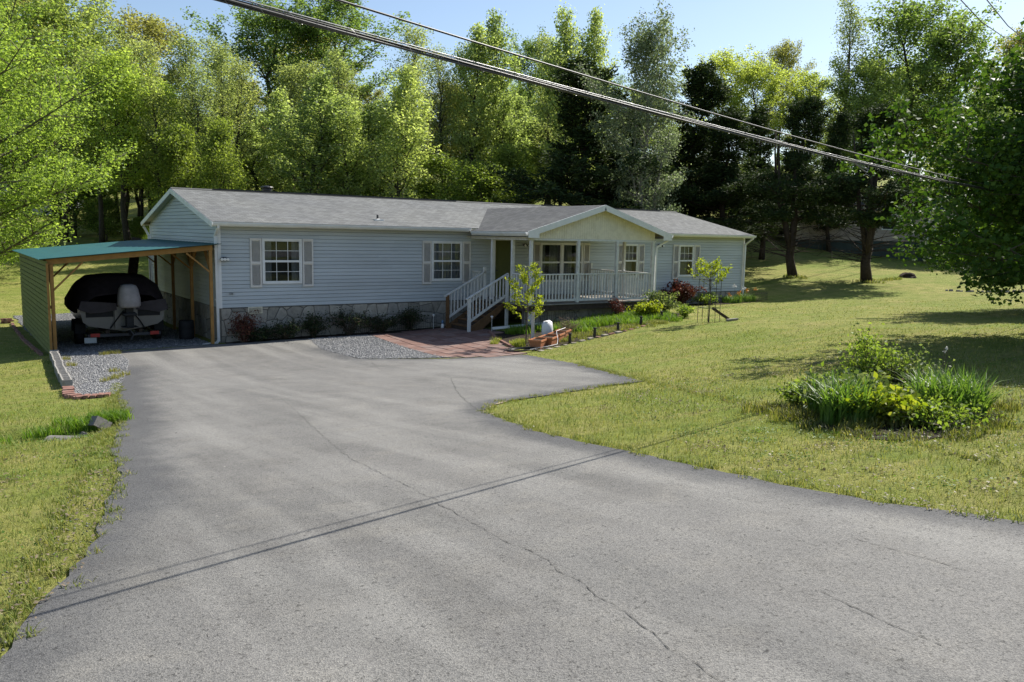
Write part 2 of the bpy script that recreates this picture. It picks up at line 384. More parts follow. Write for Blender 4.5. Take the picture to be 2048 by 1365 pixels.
pm.loft([[(-s_,-s_,-.04),(s_,-s_,-.04),(s_,s_,-.04),(-s_,s_,-.04)], [(-s_,-s_,.0),(s_,-s_,.0),(s_,s_,.0),(-s_,s_,.0)], [(-s_+b_,-s_+b_,.008),(s_-b_,-s_+b_,.008),(s_-b_,s_-b_,.008),(-s_+b_,s_-b_,.008)]])
paver_me = pm.mesh('paver'); paver_me.materials.append(M_paver)
ang = R_(-7); ca, sa = math.cos(ang), math.sin(ang); rr = random.Random(4)
for i in range(-2, 14):
    for j in range(-1, 22):
        lx, ly = .41*i+.2, -.41*j-.2; x = 4.55+lx*ca-ly*sa; y = -.7+lx*sa+ly*ca
        if not bool(in_poly(np.array([x]), np.array([y]), PATIO)[0]): continue
        z = hz(x, y); o = link('paver', paver_me, None, patio, (x, y, z+.022+rr.uniform(-.004, .005)), ang+rr.uniform(-.012, .012))
        o.rotation_euler.x = math.atan((hz(x, y+.2)-hz(x, y-.2))/.4)
        o.rotation_euler.y = -math.atan((hz(x+.2, y)-hz(x-.2, y))/.4)

# gravel -----------------------------------------------------------------
def gravel_mat():
    t = NT('gravel'); v = t.node('ShaderNodeTexVoronoi', feature='F1'); v.inputs['Scale'].default_value = 34; t.l(t.P(), v.inputs['Vector'])
    c = t.ramp(v.outputs['Color'], [(.05, (.12, .124, .132)), (.5, (.225, .23, .235)), (.95, (.38, .375, .36))])
    c = t.mix(.9, c, t.ramp(v.outputs['Distance'], [(.0, (1.1, 1.1, 1.1)), (.75, (.35, .35, .36))]), 'MULTIPLY')
    return t.done(t.bsdf(c, .85, .3, 0, t.bump(t.math('SUBTRACT', 1.0, v.outputs['Distance']), .9, .03)))
M_gravel = gravel_mat()
def pebble_mat():
    t = NT('pebble'); g = t.n.new('ShaderNodeNewGeometry'); t.pos = g
    c = t.ramp(g.outputs['Random Per Island'], [(0, (.11, .115, .12)), (.5, (.23, .23, .235)), (1, (.40, .39, .37))]); return t.done(t.bsdf(c, .8, .3))
M_pebble = pebble_mat()
OCT = np.array([(1,0,0),(0,1,0),(-1,0,0),(0,-1,0),(0,0,.8),(0,0,-.5)], float); OCF = np.array([(0,1,4),(1,2,4),(2,3,4),(3,0,4),(1,0,5),(2,1,5),(3,2,5),(0,3,5)])
def scatter_stones(name, poly, n, smin, smax, lift, mat, seed, parent=None):
    r = np.random.default_rng(seed); P = np.array(poly); lo, hi = P.min(0), P.max(0)
    q = r.uniform(lo, hi, (n*3, 2)); q = q[in_poly(q[:, 0], q[:, 1], poly)][:n]; n = len(q)
    s = r.uniform(smin, smax, n)[:, None, None]*r.uniform(.6, 1.2, (n, 1, 3)); a = r.uniform(0, 6.28, n); c_, s2 = np.cos(a), np.sin(a)
    V = OCT[None]*s + r.normal(0, .12, (n, 6, 3))*s
    V = np.stack([V[..., 0]*c_[:, None]-V[..., 1]*s2[:, None], V[..., 0]*s2[:, None]+V[..., 1]*c_[:, None], V[..., 2]], -1)
    V[..., 0] += q[:, :1]; V[..., 1] += q[:, 1:]; V[..., 2] += (H(q[:, 0], q[:, 1])+lift)[:, None]
    Fc = (OCF[None]+6*np.arange(n)[:, None, None]).reshape(-1, 3)
    return link(name, np_mesh(name, V.reshape(-1, 3), Fc), mat, parent)
GRAV1 = [(2.45,-.78),(4.5,-.72),(3.95,-6.9),(2.0,-5.6),(1.93,-3.1)]
GRAV2 = [(-4.4,-.2),(-2.95,-.5),(-3.0,-2.6),(-3.28,-4.0),(-4.2,-8.0),(-4.85,-7.85),(-4.62,-4.6)]
GRAV3 = [(-4.35,-.3),(-.3,-.3),(-.3,9.3),(-1.5,11.2),(-4.6,11.0)]
rg = np.random.default_rng(8)
for k, (poly, n, lab) in enumerate(((GRAV1, 9000, 'loose grey gravel patch beside the red patio'), (GRAV2, 8000, 'weedy grey gravel strip beside the concrete block row'), (GRAV3, 9000, 'grey gravel floor under the carport'))):
    g = sheet(densify(poly, .25, .03, rg), .4, .016+.002*k, .03).build('gravel', M_gravel); tag(g, lab, None, None, 'stuff')
    o = scatter_stones('pebbles', poly, n, .010, .026, .022, M_pebble, 20+k, g); o['kind'] = 'stuff'

# bare soil and mulch in the planted beds ---------------------------------
M_soil = plain('soil', (.034, .026, .019), .95, .35, 9, .1, bump=.8, bscale=40)
M_sandy = plain('sandy_edge', (.30, .25, .18), .95, .25, 6, .1, bump=.5)
BED = [(.75,-20.5),(.95,-19.7),(1.9,-18.7),(2.9,-18.2),(4.3,-17.9),(4.4,-19.0),(3.5,-20.1),(2.5,-20.9),(1.3,-21.0)]
GARDEN = [(7.9,-2.8),(8.6,-3.5),(14.7,-3.4),(14.7,-2.0),(15.5,-1.2),(24.3,-.9),(24.3,-.05),(15.0,-.05),(14.6,-3.2),(15.0,-4.6),(13.2,-6.0),(11.3,-6.5),(9.9,-6.9),(8.6,-7.0),(7.2,-7.2),(6.2,-7.6),(6.7,-5.4),(7.2,-4.1)]
WALLBED = [(.1,-.05),(8.0,-.05),(7.9,-.38),(4.5,-.68),(2.4,-.7),(.1,-.42)]
for poly, lab in ((BED, 'dark soil of the island flower bed'), (GARDEN, 'soil of the planted bed round the porch'), (WALLBED, 'dark soil strip along the stone skirting')):
    tag(sheet(densify(poly, .18, .07, rg), .45, .010, .03).build('soil', M_soil), lab, None, None, 'stuff')
tag(ribbon([(2.6,-14.5),(1.4,-14.6),(.4,-14.75),(-.3,-15.0),(-.95,-15.75),(-.75,-15.95)], .22, .014, .35, 31, .12, .04).build('sand', M_sandy), 'pale sandy strip where the lawn meets the driveway corner', None, None, 'stuff')
# ================================================================ the house
L_, W_, EAVE, RIDGE = 23.85, 9.3, 2.57, 3.694
OV, EO = .26, .36
SLOPE = (RIDGE-EAVE)/(W_/2+EO)
def siding_mat(name, base):
    t = NT(name); oi = t.n.new('ShaderNodeObjectInfo')
    c = t.ramp(t.noise(1.2, 5, .6, t.scaled((.3, .3, 2))), [(.3, tuple(b*.86 for b in base)), (.7, tuple(b*1.05 for b in base))])
    hs = t.n.new('ShaderNodeHueSaturation'); mr = t.n.new('ShaderNodeMapRange'); mr.inputs[3].default_value = .95; mr.inputs[4].default_value = 1.05
    t.l(oi.outputs['Random'], mr.inputs[0]); t.l(mr.outputs[0], hs.inputs['Value']); t.l(c, hs.inputs['Color'])
    return t.done(t.bsdf(hs.outputs[0], .5, .35, 0, t.bump(t.noise(40, 3, .5, t.scaled((.08, .08, 1))), .12, .004)))
M_siding = siding_mat('siding', (.455, .49, .51))
M_sheath = plain('sheathing', (.14, .15, .155), .9)
M_white = plain('white_trim', (.70, .70, .685), .5, .06, 4, .4, dirt=((.42, .41, .36), .35))
M_whitewood = plain('white_painted_wood', (.62, .62, .60), .6, .08, 8, .35, bump=.2, bscale=40, dirt=((.36, .35, .30), .55), dscale=6)
M_cream = plain('cream_board', (.74, .68, .54), .6, .07, 6, .3, dirt=((.35, .30, .16), .3), dscale=5)
M_soffit = plain('cream_soffit', (.56, .50, .34), .6, .08, 3)
M_shutter = plain('shutter', (.60, .575, .54), .55, .07, 6)
M_door = plain('olive_door', (.075, .085, .02), .55, .1, 3, .3)
M_dark = plain('dark_metal', (.03, .03, .032), .45, .2, 10)
M_curtain = plain('curtain', (.24, .245, .25), .9, .12, 12)
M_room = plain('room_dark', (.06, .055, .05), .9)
def glass_mat():
    t = NT('window_glass'); fr = t.node('ShaderNodeFresnel'); fr.inputs[0].default_value = 1.5
    g = t.node('ShaderNodeBsdfGlossy'); g.inputs['Roughness'].default_value = .015; g.inputs['Color'].default_value = (.95, .97, 1, 1)
    nr = t.bump(t.noise(.9, 2), .03, .05); t.l(nr, g.inputs['Normal'])
    tr = t.node('ShaderNodeBsdfTransparent'); tr.inputs[0].default_value = (.78, .82, .84, 1)
    mx = t.n.new('ShaderNodeMixShader'); t.l(t.math('ADD', t.math('MULTIPLY', fr.outputs[0], 1.0), .01, True), mx.inputs[0]); t.l(tr.outputs[0], mx.inputs[1]); t.l(g.outputs[0], mx.inputs[2]); return t.done(mx)
M_glass = glass_mat()
def shingle_mat(name, base):
    t = NT(name)
    br = t.node('ShaderNodeTexBrick', offset=.5, squash=1.0); br.inputs['Scale'].default_value = 1.0
    br.inputs['Brick Width'].default_value = .22; br.inputs['Row Height'].default_value = .1395; br.inputs['Mortar Size'].default_value = .006
    tc = t.n.new('ShaderNodeTexCoord'); mp = t.n.new('ShaderNodeMapping'); t.l(tc.outputs['UV'], mp.inputs[0]); t.l(mp.outputs[0], br.inputs['Vector'])
    br.inputs['Color1'].default_value = (*[b*.78 for b in base], 1); br.inputs['Color2'].default_value = (*[b*1.17 for b in base], 1); br.inputs['Mortar'].default_value = (*[b*.5 for b in base], 1)
    c = t.mix(.5, br.outputs['Color'], t.ramp(t.noise(140, 3, .7), [(.3, (.6, .6, .6)), (.7, (1.35, 1.35, 1.35))]), 'MULTIPLY')
    c = t.mix(.7, c, t.ramp(t.noise(.5, 4), [(.3, (.85, .85, .87)), (.7, (1.1, 1.09, 1.05))]), 'MULTIPLY')
    streak = t.noise(1.2, 4, .6, t.scaled((2.2, .25, 1))); c = t.mix(.25, c, t.ramp(streak, [(.35, (.82, .82, .82)), (.6, (1.05, 1.05, 1.05))]), 'MULTIPLY')
    return t.done(t.bsdf(c, .92, .2, 0, t.bump(t.noise(150, 3), .5, .006)))
M_shingle = shingle_mat('shingles', (.202, .206, .203)); M_shingle2 = shingle_mat('porch_shingles', (.137, .139, .14))

house = thing('house', 'long low grey-blue sided house with white shutters and a covered porch', 'house')
# openings on the front: x0, x1, z0, z1
WIN = [(1.30,2.56,.699,2.097),(7.25,8.49,.699,2.097),(12.0,14.1,.5825,2.097),(16.3,17.1,.699,2.097),(19.55,20.48,.699,2.097)]
DOOR = (9.86,10.80,.1,2.2135)
OPEN = WIN+[DOOR]
E_ = .1165
# sheathing behind the planks (front), with the openings left out
sh = MB(); zs = sorted({-.02, 2.44, *[o[2] for o in OPEN], *[o[3] for o in OPEN]}); xs = sorted({0., L_, *[o[0] for o in OPEN], *[o[1] for o in OPEN]})
for a, b in zip(xs[:-1], xs[1:]):
    for c, d in zip(zs[:-1], zs[1:]):
        if any(o[0] <= (a+b)/2 <= o[1] and o[2] <= (c+d)/2 <= o[3] for o in OPEN): continue
        sh.box((a, .02, c), (b, .10, d))
wall_f = sh.build('wall', M_sheath, house)
def gable_z(v): return EAVE-.10+SLOPE*(min(v, W_-v)+EO)
sh = MB(); g0 = gable_z(0)
sh.add([(.02,.1,-.02),(.02,W_-.1,-.02),(.02,W_-.1,g0),(.02,W_/2,gable_z(W_/2)),(.02,.1,g0),(.10,.1,-.02),(.10,W_-.1,-.02),(.10,W_-.1,g0),(.10,W_/2,gable_z(W_/2)),(.10,.1,g0)],
       [(0,1,2,3,4),(9,8,7,6,5),(0,5,6,1),(1,6,7,2),(2,7,8,3),(3,8,9,4),(4,9,5,0)])
wall_l = sh.build('wall', M_sheath, house)
sh = MB(); x_ = L_-.1
sh.add([(x_,.1,-.02),(x_,W_-.1,-.02),(x_,W_-.1,g0),(x_,W_/2,gable_z(W_/2)),(x_,.1,g0),(L_,.1,-.02),(L_,W_-.1,-.02),(L_,W_-.1,g0),(L_,W_/2,gable_z(W_/2)),(L_,.1,g0)],
       [(0,1,2,3,4),(9,8,7,6,5),(0,5,6,1),(1,6,7,2),(2,7,8,3),(3,8,9,4),(4,9,5,0)])
wall_r = sh.build('wall', M_siding, house)
MB().box((.1, W_-.1, -.02), (L_-.1, W_, 2.44)).build('wall', M_siding, house)
MB().box((.1, .1, -.08), (L_-.1, W_-.1, .0)).build('floor', M_room, house)
# clapboards, front: split at the openings
rp = random.Random(31); z = 0.0
while z < 2.40:
    z1 = min(z+E_, 2.43); zm = (z+z1)/2
    cuts = sorted([(o[0]-.004, o[1]+.004) for o in OPEN if o[2]+.01 < z1 and o[3]-.01 > z])
    xa = .0
    for c0, c1 in cuts+[(L_, None)]:
        runs = [xa]; x_s = xa
        while c0-x_s > 4.2: x_s += rp.uniform(2.6, 3.66); runs.append(x_s)
        runs.append(c0)
        for xr0, xr1 in zip(runs[:-1], runs[1:]):
            if xr1-xr0 < .02: continue
            m = MB(); g = .013; dz = rp.uniform(-.0015, .0015); dy = rp.uniform(-.0012, .0012); p_, q_ = xr0, xr1-.002
            m.add([(p_,-.019+dy,z+g*.35+dz),(q_,-.019+dy,z+g*.35+dz),(q_,-.006+dy,z1-g*.65+dz),(p_,-.006+dy,z1-g*.65+dz),(p_,.02,z),(q_,.02,z),(q_,.02,z1),(p_,.02,z1)],
                  [(0,1,2,3),(5,4,7,6),(0,4,5,1),(3,2,6,7),(1,5,6,2),(4,0,3,7)])
            m.build('plank', M_siding, wall_f)
        if c1 is None: break
        xa = c1
    z = z1
# clapboards, gable end (x = 0 face), clipped by the roof line
z = 0.0; zt = gable_z(W_/2)-.02
while z < zt-.02:
    z1 = min(z+E_, zt); g = .013
    def span(zz):
        if zz <= g0: return (.0, W_)
        v = (zz-(EAVE-.10))/SLOPE-EO; return (max(0, v), min(W_, W_-v))
    a0, b0 = span(z); a1, b1 = span(z1)
    m = MB(); m.add([(-.019,a0,z+g*.35),(-.019,b0,z+g*.35),(-.006,b1,z1-g*.65),(-.006,a1,z1-g*.65),(.02,a0,z),(.02,b0,z),(.02,b1,z1),(.02,a1,z1)],
                    [(3,2,1,0),(4,5,6,7),(1,5,4,0),(7,6,2,3),(2,6,5,1),(0,4,7,3)])
    m.build('plank', M_siding, wall_l); z = z1
for (x, y) in ((-.03, -.03), (L_-.07, -.03), (-.03, W_-.07)):
    MB().box((x, y, -.01), (x+.10, y+.10, 2.44)).build('corner_post', M_white, house)
# skirting stones ---------------------------------------------------------
def voronoi_cells(x0, x1, z0, z1, s, seed):
    r = random.Random(seed); pts = []
    nx_ = max(1, int((x1-x0)/s)); nz_ = max(1, round((z1-z0)/s))
    for i in range(-1, nx_+1):
        for j in range(-1, nz_+1):
            pts.append((x0+(i+.5+r.uniform(-.42, .42)+(.3 if j % 2 else 0))*(x1-x0)/nx_, z0+(j+.5+r.uniform(-.36, .36))*(z1-z0)/nz_))
    cells = []
    for i, p in enumerate(pts):
        poly = [(x0, z0), (x1, z0), (x1, z1), (x0, z1)]
        for j, q in enumerate(pts):
            if i == j or abs(p[0]-q[0])+abs(p[1]-q[1]) > 4*s: continue
            mx, mz = (p[0]+q[0])/2, (p[1]+q[1])/2; nx2, nz2 = q[0]-p[0], q[1]-p[1]
            ln = math.hypot(nx2, nz2); lim = -(.011)   # joint half width
            new = []
            for a, b in zip(poly, poly[1:]+poly[:1]):
                da = ((a[0]-mx)*nx2+(a[1]-mz)*nz2)/ln-lim; db = ((b[0]-mx)*nx2+(b[1]-mz)*nz2)/ln-lim
                if da <= 0: new.append(a)
                if da*db < 0: t_ = da/(da-db); new.append((a[0]+(b[0]-a[0])*t_, a[1]+(b[1]-a[1])*t_))
            poly = new
            if len(poly) < 3: break
        if len(poly) >= 3: cells.append(poly)
    return cells
def stone_mat():
    t = NT('flagstone'); oi = t.n.new('ShaderNodeObjectInfo')
    c = t.ramp(oi.outputs['Random'], [(0, (.255, .24, .21)), (.35, (.33, .312, .275)), (.7, (.40, .37, .32)), (1, (.29, .28, .26))])
    c = t.mix(.8, c, t.ramp(t.noise(6, 6, .65), [(.3, (.6, .58, .56)), (.7, (1.15, 1.13, 1.1))]), 'MULTIPLY')
    return t.done(t.bsdf(c, .9, .2, 0, t.bump(t.noise(22, 5, .6), .6, .02)))
M_stone = stone_mat(); M_mortar = plain('mortar', (.12, .113, .104), .95, .2, 20, .1, bump=.5)
def stones(parent, frame, x0, x1, z0, z1, s, seed):
    r = random.Random(seed+99)
    for c in voronoi_cells(x0, x1, z0, z1, s, seed):
        cx = sum(p[0] for p in c)/len(c); cz = sum(p[1] for p in c)/len(c); d = r.uniform(.016, .035)
        ins = [(cx+(p[0]-cx)*.90, cz+(p[1]-cz)*.90) for p in c]
        m = MB(); m.loft([[frame(p[0], 0, p[1]) for p in c], [frame(p[0], d*.7, p[1]) for p in c], [frame(p[0], d, p[1]) for p in ins]])
        m.build('stone', M_stone, parent)
sk = MB().box((.03, .03, -1.35), (L_-.03, .13, -.02)).build('skirting', M_mortar, house)
stones(sk, lambda x, d, z: (x, .03-d, z), .04, 8.9, -1.22, -.03, .42, 1)
stones(sk, lambda x, d, z: (x, .03-d, z), 14.6, L_-.05, -.75, -.03, .40, 2)
sk2 = MB().box((.03, .13, -1.5), (.13, W_-.05, -.02)).build('skirting', M_mortar, house)
stones(sk2, lambda x, d, z: (.03-d, x, z), .05, W_-.06, -1.35, -.03, .46, 3)
vb = MB().box((.84, -.03, -.20), (1.28, -.012, .0)).build('vent_frame', M_cream, sk)
MB().box((.865, -.032, -.18), (1.255, -.0305, -.02)).build('vent_backing', M_dark, vb)
for i in range(13): MB().box((.875+i*.03, -.046, -.18), (.887+i*.03, -.034, -.02)).build('slat', M_cream, vb)
# windows -------------------------------------------------------------------
def curtain(parent, x0, x1, z0, z1, y, dens=26):
    n = max(6, int((x1-x0)*dens)); m = MB(); r = random.Random(int(x0*100))
    for i in range(n+1):
        x = x0+(x1-x0)*i/n; yy = y+.02*math.sin(i*1.9)+r.uniform(-.006, .006); m.v += [(x, yy, z0), (x, yy, z1)]
    m.f = [(2*i, 2*i+2, 2*i+3, 2*i+1) for i in range(n)]
    return m.build('curtain', M_curtain, parent, smooth=True)
def window(x0, x1, z0, z1, cols, rows, low_grid, curt):
    w = MB(); f = .055
    for a, b in (((x0, -.045, z0), (x0+f, .06, z1)), ((x1-f, -.045, z0), (x1, .06, z1)), ((x0+f, -.045, z1-f), (x1-f, .06, z1)), ((x0+f, -.05, z0), (x1-f, .06, z0+f))): w.box(a, b)
    win = w.build('window', M_white, house)
    zm = (z0+z1)/2
    for k, (a, b) in enumerate(((z0+f, zm), (zm, z1-f))):
        y = -.02 if k == 0 else -.012; s = MB(); e = .032
        for p, q in (((x0+f, y-.012, a), (x0+f+e, y+.012, b)), ((x1-f-e, y-.012, a), (x1-f, y+.012, b)), ((x0+f+e, y-.012, b-e), (x1-f-e, y+.012, b)), ((x0+f+e, y-.012, a), (x1-f-e, y+.012, a+e))): s.box(p, q)
        s.build('sash', M_white, win)
        gx0, gx1, gz0, gz1 = x0+f+e, x1-f-e, a+e, b-e
        if k == 1 or low_grid:
            for i in range(cols):
                for j in range(rows):
                    xa, xb = gx0+(gx1-gx0)*i/cols, gx0+(gx1-gx0)*(i+1)/cols; za, zb = gz0+(gz1-gz0)*j/rows, gz0+(gz1-gz0)*(j+1)/rows
                    mm = MB(); mm.v = [(xa, y, za), (xb, y, za), (xb, y, zb), (xa, y, zb)]; mm.f = [(0, 1, 2, 3)]; mm.build('pane', M_glass, win)
            for i in range(1, cols): MB().box((gx0+(gx1-gx0)*i/cols-.008, y-.01, gz0), (gx0+(gx1-gx0)*i/cols+.008, y+.006, gz1)).build('muntin', M_white, win)
            for j in range(1, rows): MB().box((gx0, y-.009, gz0+(gz1-gz0)*j/rows-.008), (gx1, y+.005, gz0+(gz1-gz0)*j/rows+.008)).build('muntin', M_white, win)
        else:
            mm = MB(); mm.v = [(gx0, y, gz0), (gx1, y, gz0), (gx1, y, gz1), (gx0, y, gz1)]; mm.f = [(0, 1, 2, 3)]; mm.build('pane', M_glass, win)
    for c in curt: curtain(win, x0+f+(x1-x0-2*f)*c[0], x0+f+(x1-x0-2*f)*c[1], z0+f, z1-f, .12)
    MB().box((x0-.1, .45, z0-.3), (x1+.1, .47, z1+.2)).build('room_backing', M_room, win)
    return win
window(*WIN[0], 3, 2, True, [(0, .25), (.8, 1)])
window(*WIN[1], 3, 2, True, [(0, 1)])
xm = (WIN[2][0]+WIN[2][1])/2
window(WIN[2][0], xm, WIN[2][2], WIN[2][3], 1, 1, False, [(.0, .3), (.5, 1)]); window(xm, WIN[2][1], WIN[2][2], WIN[2][3], 1, 1, False, [(0, .6), (.75, 1)])
window(*WIN[3], 3, 2, False, [(0, .8)]); window(*WIN[4], 3, 2, False, [(0, .75)])
def shutter(x0, x1, z0, z1):
    m = MB(); f = .05; y0, y1 = -.055, -.022; zm = (z0+z1)/2
    for a, b in (((x0, y0, z0), (x0+f, y1, z1)), ((x1-f, y0, z0), (x1, y1, z1)), ((x0+f, y0, z1-f*1.3), (x1-f, y1, z1)), ((x0+f, y0, z0), (x1-f, y1, z0+f*1.3)), ((x0+f, y0, zm-.04), (x1-f, y1, zm+.04))): m.box(a, b)
    s = m.build('shutter', M_shutter, house)
    lv = MB(); z = z0+f*1.3
    while z < z1-f*1.3-.02:
        if abs(z+.02-zm) > .05: lv.add([(x0+f, y0+.006, z), (x1-f, y0+.006, z), (x1-f, y1-.004, z+.046), (x0+f, y1-.004, z+.046)], [(0, 1, 2, 3), (3, 2, 1, 0)])
        z += .052
    lv.build('louvers', M_shutter, s); MB().box((x0+f, y1-.003, z0+f), (x1-f, y1-.001, z1-f)).build('backing', M_shutter, s)
for a, b in ((.93, 1.28), (2.58, 2.93), (6.88, 7.23), (8.51, 8.84), (11.66, 11.98), (14.12, 14.44), (15.95, 16.28), (17.12, 17.46), (19.18, 19.53), (20.5, 20.86)): shutter(a, b, .60, 2.10)
# front door
dr = MB().box((DOOR[0]+.06, .0, DOOR[2]), (DOOR[1]-.06, .05, DOOR[3]-.06)).build('door', M_door, house)
for a, b in (((DOOR[0], -.03, DOOR[2]), (DOOR[0]+.06, .06, DOOR[3])), ((DOOR[1]-.06, -.03, DOOR[2]), (DOOR[1], .06, DOOR[3])), ((DOOR[0]+.06, -.03, DOOR[3]-.06), (DOOR[1]-.06, .06, DOOR[3]))): MB().box(a, b).build('jamb', M_white, dr)
for a in (.25, 1.2): MB().box((DOOR[0]+.18, -.008, DOOR[2]+a), (DOOR[1]-.18, -.001, DOOR[2]+a+.75)).build('panel', M_door, dr)
MB().lathe([(.012, 0), (.012, -.03), (.03, -.045), (.03, -.065), (.0, -.075)], (DOOR[0]+.13, 0, 1.05), 10, 'y').build('handle', M_dark, dr)
# roof ----------------------------------------------------------------------
def course_roof(name, a, b, c, d, mat, n, parent, thick=.006):
    """stepped shingle courses on the quad a-b (eave) to d-c (ridge)"""
    a, b, c, d = map(Vector, (a, b, c, d)); nrm = (b-a).cross(d-a).normalized(); V = []; Fc = []; UV = []
    sl = (d-a).length; uu = (b-a).normalized()
    for i in range(n):
        t0, t1 = i/n, (i+1)/n
        p0, q0 = a+(d-a)*t0+nrm*thick, b+(c-b)*t0+nrm*thick; p1, q1 = a+(d-a)*t1, b+(c-b)*t1
        k = len(V); V += [p0, q0, q1, p1, p0-nrm*thick*1.6, q0-nrm*thick*1.6]
        Fc += [(k, k+1, k+2, k+3), (k+4, k+5, k+1, k)]
        off = (i % 2)*0
        for p, h_ in ((p0, t0), (q0, t0), (q1, t1), (p1, t1)): UV.append(((p-a).dot(uu)+off, h_*n*.1395+.0005))
        for p, h_ in ((p0, t0), (q0, t0), (q0, t0), (p0, t0)): UV.append(((p-a).dot(uu), h_*n*.1395+.02))
    me = bpy.data.meshes.new(name); me.from_pydata([tuple(v) for v in V], [], Fc); uv = me.uv_layers.new()
    for l, u_ in zip(uv.data, UV): l.uv = u_
    me.update(); return link(name, me, mat, parent)
xa, xb = -OV, L_+OV
roof = course_roof('roof', (xa, -EO, EAVE), (xb, -EO, EAVE), (xb, W_/2, RIDGE), (xa, W_/2, RIDGE), M_shingle, 36, house)
roofb = course_roof('roof', (xb, W_+EO, EAVE), (xa, W_+EO, EAVE), (xa, W_/2, RIDGE), (xb, W_/2, RIDGE), M_shingle, 36, house)
# deck under the shingles, rakes, soffits, fascia
for s in (0, 1):
    y0, y1 = (-EO, W_/2) if s == 0 else (W_+EO, W_/2); d_ = MB()
    d_.add([(xa+.02, y0, EAVE-.012), (xb-.02, y0, EAVE-.012), (xb-.02, y1, RIDGE-.012), (xa+.02, y1, RIDGE-.012), (xa+.02, y0, EAVE-.09), (xb-.02, y0, EAVE-.09), (xb-.02, y1, RIDGE-.09), (xa+.02, y1, RIDGE-.09)],
           [(0,1,2,3),(7,6,5,4),(0,4,5,1),(1,5,6,2),(2,6,7,3),(3,7,4,0)]); d_.build('roof_deck', M_soffit, roof)
    for x in (xa, xb):
        sx = -1 if x == xa else 1
        m = MB(); m.bar((x+sx*.0, y0, EAVE-.085), (x, y1+(.01 if s == 0 else -.01), RIDGE-.085), .026, .155); m.build('rake_board', M_white, roof)
MB().box((xa+.02, -EO+.02, EAVE-.135), (xb-.02, .03, EAVE-.115)).build('soffit', M_soffit, roof)
MB().box((xa+.02, W_-.03, EAVE-.135), (xb-.02, W_+EO-.02, EAVE-.115)).build('soffit', M_soffit, roof)
for (a, b) in ((xa, 8.55), (15.2, xb)): MB().box((a, -EO-.015, EAVE-.14), (b, -EO+.012, EAVE-.014)).build('fascia', M_white, roof)
rc = MB()
rc.add([(xa, W_/2-.14, RIDGE-.014), (xb, W_/2-.14, RIDGE-.014), (xb, W_/2, RIDGE+.035), (xa, W_/2, RIDGE+.035), (xa, W_/2+.14, RIDGE-.014), (xb, W_/2+.14, RIDGE-.014)], [(0, 1, 2, 3), (3, 2, 5, 4)])
rc.build('ridge_cap', M_shingle, roof)
MB().box((xa+1.4, W_/2-.10, RIDGE+.018), (11.0, W_/2+.10, RIDGE+.052)).build('ridge_vent', M_dark, roof)
MB().box((15.5, W_/2-.10, RIDGE+.018), (xb-1.2, W_/2+.10, RIDGE+.052)).build('ridge_vent', M_dark, roof)
zr = EAVE+SLOPE*(.56+EO)
vp = MB().lathe([(.035, -.05), (.035, .16), (.03, .165)], (5.46, .56, zr), 10).build('vent_pipe', M_dark, roof)
MB().box((5.30, .40, zr-.03), (5.62, .70, zr+.012)).add([(5.30,.40,zr-.03),(5.62,.40,zr-.03),(5.46,.56,zr+.05)],[(0,1,2)]).build('flashing', M_white, vp)
MB().lathe([(.06, -.1), (.09, .0), (.09, .03)], (5.46, .55, zr-.02), 10).build('collar', M_white, vp)
fl = MB().lathe([(.14, -.4), (.14, .20), (.20, .22), (.20, .26), (.14, .28), (.14, .30), (.24, .32), (.22, .36), (.02, .39)], (3.3, 5.4, RIDGE-.10), 14).build('flue', M_dark, roofb, smooth=False)
# gutters and downspouts
def gutter(p0, p1, parent, out):
    a, b = Vector(p0), Vector(p1); t = (b-a).normalized(); o = Vector(out); m = MB(); prof = [(0, 0), (0, -.10), (.075, -.10), (.11, -.04), (.115, 0), (.107, 0), (.102, -.035), (.07, -.09), (.008, -.09), (.008, 0)]
    m.loft([[e+o*x+Vector((0, 0, zz)) for x, zz in prof] for e in (a, b)]); return m.build('gutter', M_white, parent)
gutter((xa, -EO-.016, EAVE-.01), (8.58, -EO-.016, EAVE-.01), roof, (0, -1, 0)); gutter((15.2, -EO-.016, EAVE-.01), (xb, -EO-.016, EAVE-.01), roof, (0, -1, 0))
gutter((xa, W_+EO+.0, EAVE-.01), (xb, W_+EO+.0, EAVE-.01), roofb, (0, 1, 0))
def spout(pts, w=.075, d=.055):
    m = MB()
    for p, q in zip(pts[:-1], pts[1:]):
        p, q = Vector(p), Vector(q); e = (q-p).normalized()*.025; m.bar(p-e, q+e, w, d, (0, -1, 0) if abs((q-p).normalized().y) < .9 else (1, 0, 0))
    return m.build('downspout', M_white, house)
spout([(-.10,-.42,2.47),(-.10,-.40,2.40),(-.10,-.08,2.16),(-.08,-.08,-.96),(-.14,-.10,-1.03),(-.55,-.22,-1.06)])
for z_ in (1.75, .25): MB().box((-.15, -.115, z_), (-.04, -.03, z_+.03)).build('bracket', M_white, house)
spout([(23.95,-.42,2.47),(23.95,-.40,2.40),(23.86,-.08,2.15),(23.86,-.08,-.42)]); spout([(-.16,W_+.42,2.47),(-.16,W_+.40,2.38),(-.06,W_+.06,2.05),(-.06,W_+.06,-1.0)])
